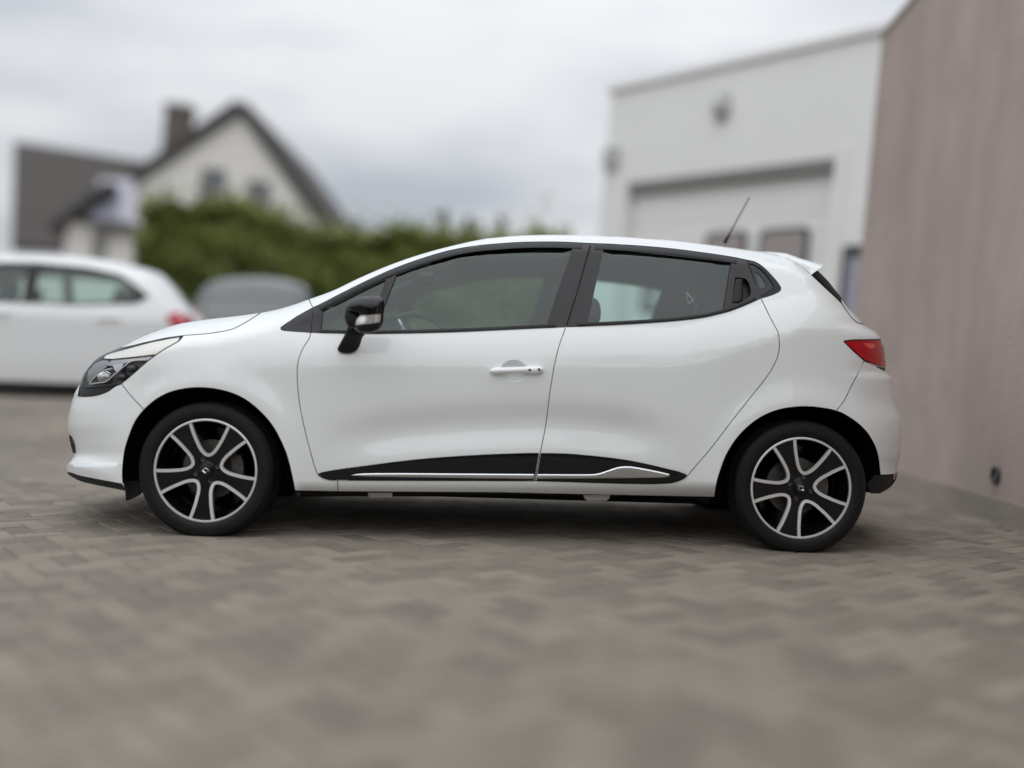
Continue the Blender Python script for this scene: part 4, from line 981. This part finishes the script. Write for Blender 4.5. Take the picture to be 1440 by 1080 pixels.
# ------------------------------------------------------------------ house on the left
def build_house():
    D = 28.0
    def P(px,py,d=D): return W(px,py,d)
    ap = P(340,141); re = P(484,338); le = P(150,272)
    h = empty('house', loc=(float(ap[0]),D,float(ground_z(ap[0],D))), label='white rendered house with steep dark tiled gable roofs and a brick chimney', cat='house')
    o = np.array(h.location)
    L = lambda p: np.asarray(p,float)-o
    gz = -1.0
    a,r_,l_ = L(ap),L(re),L(le)
    for q in (a,r_,l_): q[1] = 0
    back = np.array([0,9.,0])
    # gable block
    ins = .28
    wallp = [(l_[0]+.2,0,gz),(r_[0]-.45,0,gz),(r_[0]-.45,0,r_[2]+.05),(a[0],0,a[2]-.38),(l_[0]+.2,0,l_[2]-.1)]
    # windows are openings with a reveal
    def wn(px,py,wpx,hpx,par):
        c = L(P(px,py)); w,hh = wpx/FOC*D, hpx/FOC*D
        f = box('window',(c[0]-w/2,-.05,c[2]-hh/2),(c[0]+w/2,-.003,c[2]+hh/2),M['fascia'],par,0); box('pane',(c[0]-w/2+.09,-.06,c[2]-hh/2+.09),(c[0]+w/2-.09,-.051,c[2]+hh/2-.09),M['pane'],f)
        box('sill',(c[0]-w/2-.08,-.14,c[2]-hh/2-.09),(c[0]+w/2+.08,-.052,c[2]-hh/2-.005),M['greytrim'],f)
    wl = make('gable_wall', prismmd(wallp, back), M['render'], h, smooth=False)
    wn(299,264,33,52,wl); wn(362,277,31,44,wl)
    def roofplane(name, p, q, th, m, y0=-.16, y1=9.3):
        p,q = np.array(p),np.array(q); u = q-p; u /= np.linalg.norm(u); n = np.array([-u[2],0,u[0]]); n *= np.sign(n[2]) or 1
        pts = [p,q,q+n*th,p+n*th]; pts = [x+np.array([0,y0,0]) for x in pts]
        return make(name, prismmd(pts,(0,y1-y0,0)), m, h, smooth=False)
    u = (r_-a)/np.linalg.norm(r_-a); roofplane('roof', a+np.array([0,0,-.16]), r_+u*.1+np.array([0,0,-.16]), .18, M['tile']); 
    u = (l_-a)/np.linalg.norm(l_-a); roofplane('roof', a+np.array([-.004,0,-.16]), l_+u*.4+np.array([0,0,-.16]), .18, M['tile'])
    for q in (r_,l_):
        u = (q-a)/np.linalg.norm(q-a); roofplane('bargeboard', a+np.array([0,0,-.36]), q+np.array([0,0,-.32]), .155, M['fascia'], y0=-.20, y1=-.163)
    # chimney behind the ridge's left slope
    c0 = L(P(229,186,D+3)); c1 = L(P(262,152,D+3)); ch = box('chimney',(c0[0],3.,c0[2]-1.6),(c1[0]+.05,3.7,c1[2]),M['brickred'],h); box('chimney_cap',(c0[0]-.06,2.94,c1[2]+.003),(c1[0]+.11,3.76,c1[2]+.12),M['greytrim'],ch)
    # left wing: roof slope towards the yard
    A = L(P(20,198,D+4.2)); B = L(P(186,228,D+4.2)); Cq = L(P(200,352,D-.2)); Dq = L(P(16,345,D-.2))
    make('roof', prismmd([A,B+np.array([1.5,0,0]),Cq,Dq],(0,.12,-.16)), M['tile'], h, smooth=False)
    back2 = [Dq+np.array([.1,.3,-.2]),Cq+np.array([0,.3,-.2]),np.array([Cq[0],Cq[1]+.3,gz]),np.array([Dq[0]+.1,Dq[1]+.3,gz])]
    make('wing_wall', prismmd(back2,(0,8,0)), M['render'], h, smooth=False)
    g2 = [A+np.array([.05,.05,-.15]),Dq+np.array([.05,.3,-.15]),np.array([Dq[0]+.05,Dq[1]+.3,gz]),np.array([A[0]+.05,A[1]+5,gz]),A+np.array([.05,5,-.15])]
    # front extension with its lean roof and a pale roof panel
    y = -1.6; f = (D+y)
    e0,e1 = L(P(78,316,f)),L(P(192,316,f)); 
    ex = make('extension_wall', prismmd([(e0[0]+.3,y,gz),(e1[0],y,gz),(e1[0],y,e1[2]+.1),(e0[0]+.3,y,e0[2]+.1)],(0,1.5,0)), M['render'], h, smooth=False)
    box('window',(e0[0]+1.0,y-.05,e0[2]-1.0),(e0[0]+1.35,y-.003,e0[2]-.12),M['greytrim'],ex)
    q0,q1,q2,q3 = L(P(140,250,f+.8)),L(P(187,252,f+.8)),L(P(191,316,f-.3)),L(P(128,310,f-.3))
    
    make('porch_roof', prismmd([q0,q1,q2,q3],(0,.1,-.14)), M['solar'], h, smooth=False)
    s0,s1 = L(P(150,254,f-.35)),L(P(68,314,f-.35)); n = np.array([0,0,-.2])
    make('porch_verge', prismmd([s0,s1,s1+n,s0+n],(0,.9,0)), M['fascia'], h, smooth=False)
    make('gutter', prismmd([q3+np.array([-.2,-.12,.03]),q2+np.array([0,-.12,.03]),q2+np.array([0,-.12,-.14]),q3+np.array([-.2,-.12,-.14])],(0,.11,0)), M['fascia'], h, smooth=False)
build_house()

# ------------------------------------------------------------------ hedge and saplings
def leaves(pts, size, rng):
    n = len(pts); a = rng.normal(size=(n,3)); a /= np.linalg.norm(a,axis=1)[:,None]; b = np.cross(a,rng.normal(size=(n,3))); b /= np.linalg.norm(b,axis=1)[:,None]
    s = size*rng.uniform(.6,1.3,(n,1)); c = np.asarray(pts); a = a*s; b = b*s*.55
    v = np.stack([c-a,c+b,c+a,c-b],1).reshape(-1,3); f = (np.arange(n)[:,None]*4+np.arange(4)).tolist()
    return MD(v,[tuple(t) for t in f])
def build_hedge():
    D = 20.0; tops = [(206,318),(212,303),(235,296),(262,298),(300,301),(340,304),(375,316),(420,332),(470,340),(520,342),(560,344),(620,347),(680,346),(740,350),(800,352)]
    tx = [float(W(px,py,D)[0]) for px,py in tops]; tz = [float(W(px,py,D)[2]) for px,py in tops]
    gx = (tx[0]+tx[-1])/2; g0 = float(ground_z(gx,D))
    h = empty('hedge', loc=(gx,D,g0), label='dense dark green hedge with lighter tips in front of the gabled house', cat='hedge')
    rng = np.random.default_rng(3); n = 52000
    x = rng.uniform(tx[0],tx[-1],n); lump = .16*np.sin(x*2.1)+.12*np.sin(x*5.3+1)+.07*np.sin(x*11.)
    zt = np.interp(x,tx,tz)+lump*.45; zb = ground_z(x,np.full(n,D))
    k = rng.random(n)**.75; z = zb+(zt-zb)*k; wd = .75*np.sqrt(np.clip(1.02-k**3,0,1))+.06*np.sin(x*6+z*5)+.08*np.sin(z*9+x*3)
    y = D-wd*(1-.35*rng.random(n)**2)*rng.choice([1,1,1,-1],n)
    tp_ = rng.random(n) < .10; y[tp_] = D+rng.uniform(-.6,.6,tp_.sum()); z[tp_] = (zt+rng.exponential(.10,n))[tp_]
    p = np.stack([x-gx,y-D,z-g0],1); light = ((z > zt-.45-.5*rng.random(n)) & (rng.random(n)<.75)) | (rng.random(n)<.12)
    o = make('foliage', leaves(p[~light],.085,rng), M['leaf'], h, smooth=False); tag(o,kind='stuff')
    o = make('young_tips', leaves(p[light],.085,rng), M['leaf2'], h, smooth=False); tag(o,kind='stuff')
    st_ = []
    for i in range(46):
        xx = tx[0]+(tx[-1]-tx[0])*(i+.5)/46; zz = float(np.interp(xx,tx,tz)); st_.append(tubemd([(xx-gx,rng.uniform(-.15,.15),-.2),(xx-gx+rng.uniform(-.2,.2),0,zz-g0-.3)],.03,n=5))
    # solid dark core added inside the foliage so the hedge looks opaque
    core = [(a-gx,b-g0-.35) for a,b in zip(tx,tz)]
    pts = [(core[0][0],0.,-.3)]+[(a,0.,b) for a,b in core]+[(core[-1][0],0.,-.3)]
    st_.append(prismmd([(a,-.25,b) for a,_,b in pts],(0,.5,0)))
    make('stems_and_core', st_, M['bark'], h, smooth=False)
build_hedge()
def sapling(px,py,D,spread,label,seed,n=900):
    b = W(px,py,D); g0 = float(ground_z(b[0],D)); H = b[2]-g0
    t = empty('sapling', loc=(float(b[0]),D,g0), label=label, cat='tree', group='thin saplings rising behind the hedge')
    rng = np.random.default_rng(seed)
    make('trunk', tubemd([(0,0,-.2),(.05,0,H*.5),(0,0,H*.95)],.035,r2=.01,n=6), M['bark'], t)
    k = rng.random(n)**.6; r = spread*(1.05-k)**.7; a = rng.uniform(0,2*math.pi,n); p = np.stack([r*np.cos(a)*rng.random(n)**.5, r*np.sin(a)*rng.random(n)**.5, H*(.25+.75*k)],1)
    make('crown', leaves(p,.085,rng), M['leaf'], t, smooth=False)
for i,(px,py,s,lab) in enumerate(((556,317,.55,'wispy sapling above the hedge just right of the house roof edge'),(625,299,.34,'tallest thin sapling above the hedge left of the white car roof'),(660,308,.30,'small thin sapling above the hedge between two taller ones'),(706,306,.26,'lone thin sapling above the hedge nearest the garage'))):
    sapling(px,py,21.2+.3*i,s,lab,20+i)

# ------------------------------------------------------------------ parked cars in the back
def parked_car(label, paint, yaw, place, scale=1.0, tall=1.0):
    """five-door car, front to -x in its own frame, near side at y=0"""
    root = empty('parked_car', label=label, cat='car', group='cars parked behind the front car')
    Wd = 1.74; yc = Wd/2
    prof = chain(cr([(.02,.22),(-.02,.40),(.02,.60),(.12,.74),(.40,.86),(.80,.95),(1.10,1.00)],4), cr([(1.10,1.00),(1.45,1.21),(1.80,1.38),(2.15,1.455),(2.55,1.475),(2.95,1.455),(3.30,1.405),(3.52,1.345)],4),
                 cr([(3.52,1.345),(3.66,1.20),(3.80,1.02),(3.92,.93)],4), cr([(3.92,.93),(4.02,.74),(4.06,.55),(4.05,.36),(3.98,.22)],4), [(3.85,.20)])*np.array([1,tall])
    wx = (.82,3.47); wr = .29
    def arch(cx): a = np.linspace(R(200),R(-20),16); return np.stack([cx+.32*np.cos(a),.29+.32*np.sin(a)],1)
    a2,a1 = arch(wx[1])[::-1], arch(wx[0])[::-1]
    out = chain(prof, [(3.83,.20)], a2, [(3.0,.17),(1.2,.17)], a1, [(.46,.2)])
    rp = resample(prof,.05)
    def S(P):
        x,z = P[:,0],P[:,1]/tall; tum = np.where(z>.85, .10*((z-.85)/.6)**2+.24*np.maximum(z-.9,0), 0)+.03*(np.maximum(.5-z,0)/.3)**2
        pl = .16*(np.maximum(.8-x,0)/.8)**2+.14*(np.maximum(x-3.3,0)/.75)**2
        d = np.clip(edgedist(rp,P)/.10,0,1); d = np.where(z<.45, np.minimum(1,d+ (x>.3)*(x<3.7)), d)
        return .01+tum+pl+.14*(1-np.sqrt(np.maximum(1-(1-d)**2,0)))
    mp = lambda P,y: np.stack([P[:,0],np.asarray(y),P[:,1]],1); sf = Surf(mp,S,.004)
    w1 = np.array([(1.42,1.015),(1.80,1.235),(2.10,1.335),(2.42,1.355),(2.42,1.0),(1.9,1.0)])*[1,tall]; w2 = np.array([(2.52,1.355),(2.95,1.335),(3.22,1.285),(3.46,1.13),(3.36,1.05),(2.9,1.01),(2.52,1.0)])*[1,tall]
    kw = dict(gap=0,spacing=.09,rings=(.012,.04),step=.05)
    near = panel(sf,out,holes=[w1,w2],thick=.02,**kw)
    d0 = lambda P: np.repeat(np.array([[0,1.,0]]),len(P),0)
    md,_ = strip_m(sf, np.vstack([prof]), d0, yc); cen = np.array([2.,yc,.7])
    body = make('body', [near, orient(md,cen), near.mirror(yc)], paint, root)
    def bothp(name, md, m, par=None):
        a = make(name, md, m, par or root); make(name, md.mirror(yc), m, par or root); return a
    dlo = chain([(1.34,1.0),(1.42,1.04),(1.78,1.26),(2.10,1.365),(2.5,1.385),(2.95,1.365),(3.25,1.31),(3.42,1.20),(3.54,1.10),(3.42,1.03),(2.9,.99),(2.0,.985)])*[1,tall]
    bothp('window_frame', panel(sf,dlo,holes=[w1,w2],off=-.006,thick=.012,**kw), M['satin'])
    for w in (w1,w2): bothp('side_window', panel(sf,w,off=.012,thick=.004,gap=-.006,spacing=.12,step=.08), M['glass'])
    ws = np.array([(1.16,1.03),(1.48,1.23),(1.80,1.375),(2.02,1.425)])*[1,tall]; rs_ = np.array([(3.55,1.315),(3.67,1.185),(3.79,1.03)])*[1,tall]
    for nm,q in (('windscreen',ws),('rear_screen',rs_)):
        m_ = len(q); y0 = S(q)+.13; v = np.vstack([np.stack([q[:,0],y0,q[:,1]],1),np.stack([q[:,0],2*yc-y0,q[:,1]],1)])
        e = np.gradient(q,axis=0); nn = np.stack([-e[:,1],e[:,0]],1); nn /= np.linalg.norm(nn,axis=1)[:,None]; nn *= np.sign(nn[:,1:2]); v[:,[0,2]] += np.vstack([nn,nn])*.008
        make(nm, orient(MD(v,[(i,i+1,m_+i+1,m_+i) for i in range(m_-1)]),cen), M['pane'], root)
    bothp('tail_light', panel(sf,np.array([(3.70,.93),(3.80,.985),(3.92,.95),(4.00,.80),(3.98,.71),(3.84,.70)])*[1,tall],off=-.012,thick=.03,gap=0,spacing=.05,step=.04), M['redtail'])
    bothp('headlight', panel(sf,np.array([(.06,.66),(.16,.75),(.46,.84),(.36,.72),(.18,.62)])*[1,tall],off=-.008,thick=.03,gap=0,spacing=.05,step=.04), M['lampgrey'])
    bothp('sill_trim', panel(sf,np.array([(1.2,.17),(3.0,.17),(3.0,.25),(1.2,.25)]),off=-.01,thick=.02,gap=0,spacing=.2,step=.1), M['satin'])
    for x0 in (2.12,3.08): bothp('door_handle', pillow(sf,np.array([(x0,.86),(x0+.2,.87),(x0+.2,.895),(x0,.885)])*[1,tall],-.012,.014,.012,back=.01,S=S,spacing=.03,step=.03), paint)
    bothp('wing_mirror', pillow(sf,np.array([(1.42,1.03),(1.50,1.00),(1.62,1.01),(1.64,1.12),(1.52,1.15),(1.44,1.11)])*[1,tall],-.14,.05,.06,back=.12,spacing=.04,step=.03), paint)
    make('underbody', boxmd((.15,.12,.16),(3.9,Wd-.12,.5)), M['dark'], root, smooth=False); make('cabin_floor', boxmd((1.2,.16,.501),(3.6,Wd-.16,.72)), M['trimdark'], root, smooth=False)
    for sx in (1.95,3.0):
        for sy in (.42,1.30): make('seat', pillow(sf,np.array([(sx,.6),(sx+.18,1.2),(sx+.34,1.2),(sx+.26,.6)])*[1,tall],sy,.2,.08,back=.2,spacing=.08,step=.06), M['seat'], root)
    for y0,rz in ((.03,0),(Wd-.03,math.pi)):
        for cx in wx:
            w = empty('wheel', loc=(cx,y0,wr), rz=rz, parent=root)
            t = make('tyre', lathemd([(.20,.0),(.25,-.005),(.285,.005),(.30,.03),(.30,.16),(.28,.18),(.20,.18)],40), M['rubber'], w)
            r = make('rim', lathemd([(0,.01),(.05,.008),(.12,.02),(.19,.012),(.205,.0),(.205,.03)],30), M['alloy'], w)
    root.scale = (scale,)*3
    ox,oy,oz = place; root.location = place
    root.rotation_euler = (Matrix.Rotation(-SLOPE*.9,4,'Y')@Matrix.Rotation(yaw,4,'Z')).to_euler()
    return root
def strip_m(sf, sil, D, yc):                    # as strip(), for drawings in metres, with a gentle crown
    P = resample_open(np.asarray(sil,float), .06); y = sf.S(P); v0 = sf.map(P,y); e = np.gradient(P,axis=0); n = np.stack([-e[:,1],e[:,0]],1); n /= np.linalg.norm(n,axis=1)[:,None]
    c = P.mean(0); n *= np.sign(np.sum(n*(P-c),1))[:,None]
    rows = []
    for t in np.linspace(0,2,13):
        a = v0.copy(); a[:,1] = y+(2*yc-2*y)*t/2; w = .05*(1-(1-t)**2); a[:,0] += n[:,0]*w; a[:,2] += n[:,1]*w; rows.append(a)
    m = len(P); f = [(i*m+j,i*m+j+1,(i+1)*m+j+1,(i+1)*m+j) for i in range(len(rows)-1) for j in range(m-1)]
    G = np.array(rows); nn = np.cross(np.gradient(G,axis=1),np.gradient(G,axis=0)); nn /= np.linalg.norm(nn,axis=2)[...,None]+1e-12
    return MD(np.vstack(rows),f,nn.reshape(-1,3)), G
M['redtail'] = mat('tail_lens_red', (.45,.01,.02), .2, coat=1.0)
p = W(294,470,9.9); gx = p[0]-4.06*math.cos(R(11))
parked_car('white hatchback parked side on at the left with its red tail light showing', M['paint_old'], R(11), (float(gx),9.9-4.06*math.sin(R(11)),float(ground_z(gx,10.4))-.10))
p = W(268,470,15.0)
parked_car('dark grey car parked end on between the hedge and the white hatchback', M['grey_paint'], R(-82), (-4.92,17.6,float(ground_z(-3.6,15.0))-.07), tall=1.10)

# ------------------------------------------------------------------ across the yard, behind the viewer: what the paint and glass mirror
def bare_tree(x, y, H, label, seed):
    z = float(ground_z(x,y)); t = empty('bare_tree', loc=(x,y,z), label=label, cat='tree', group='bare winter trees across the yard'); rng = random.Random(seed)
    main = []; fine = []
    def grow(p, d, L_, r, n):
        q = [p]; 
        for k in range(3):
            d = (d+Vector((rng.gauss(0,.13),rng.gauss(0,.13),.05))).normalized(); q.append(q[-1]+d*L_/3)
        (main if n > 3 else fine).append(tubemd(q, r, n=5 if n>3 else 3, cap=False, r2=r*.62))
        if n == 0: return
        for k in range(3 if n > 1 else 4):
            a = rng.uniform(0,2*math.pi); b = rng.uniform(.35,.8); u = d.orthogonal().normalized(); w = d.cross(u)
            nd = (d*math.cos(b)+(u*math.cos(a)+w*math.sin(a))*math.sin(b)).normalized()
            grow(q[-1] if k else q[2], nd, L_*rng.uniform(.62,.82), r*.58, n-1)
    grow(Vector((0,0,-.2)), Vector((0,0,1)), H*.34, H*.02, 5)
    make('trunk', main, M['bare'], t); o = make('branches', fine, M['bare'], t); tag(o, kind='stuff')
def build_opposite():
    y = -9.5; g = float(ground_z(-2,y))
    h = empty('boarded_hall', loc=(-1.0,y,g), label='long grey boarded hall across the yard, seen as reflections in the white car', cat='hall')
    box('wall',(-13,-6,-.3),(8.4,0,2.9),M['anth'],h); box('roof',(-13.3,-6.3,2.903),(8.7,.35,3.1),M['tile'],h)
    v,f = boxmd((0,.003,-.2),(.21,.035,2.88)).v, None
    me = bpy.data.meshes.new('board'); me.from_pydata(v.tolist(),[],boxmd((0,0,0),(1,1,1)).f); me.materials.append(mat('grey_board', (.36,.35,.33), .8, vary=.2))
    for i in range(84):
        o = bpy.data.objects.new('board',me); COL.objects.link(o); o.parent = h; o.location = (-12.9+i*.253,random.uniform(0,.006),0)
    for x in (-8.,-2.,4.): 
        f = box('window',(x,.04,1.1),(x+1.6,.08,2.3),M['clad'],h); box('pane',(x+.08,.082,1.18),(x+1.52,.09,2.22),M['pane'],f)
build_opposite()
for i,(x,y,H) in enumerate(((-6.5,-8.2,7.5),(-2.6,-8.6,8.8),(4.6,-8.4,7.0),(-9.4,-8.0,8.2),(1.2,-8.7,7.4))):
    bare_tree(x,y,H,('bare tree mirrored in the front quarter glass','tallest bare tree standing before the boarded hall','bare tree at the right end of the boarded hall','bare tree standing farthest left before the boarded hall','slim bare tree between two others before the boarded hall')[i],5+i)
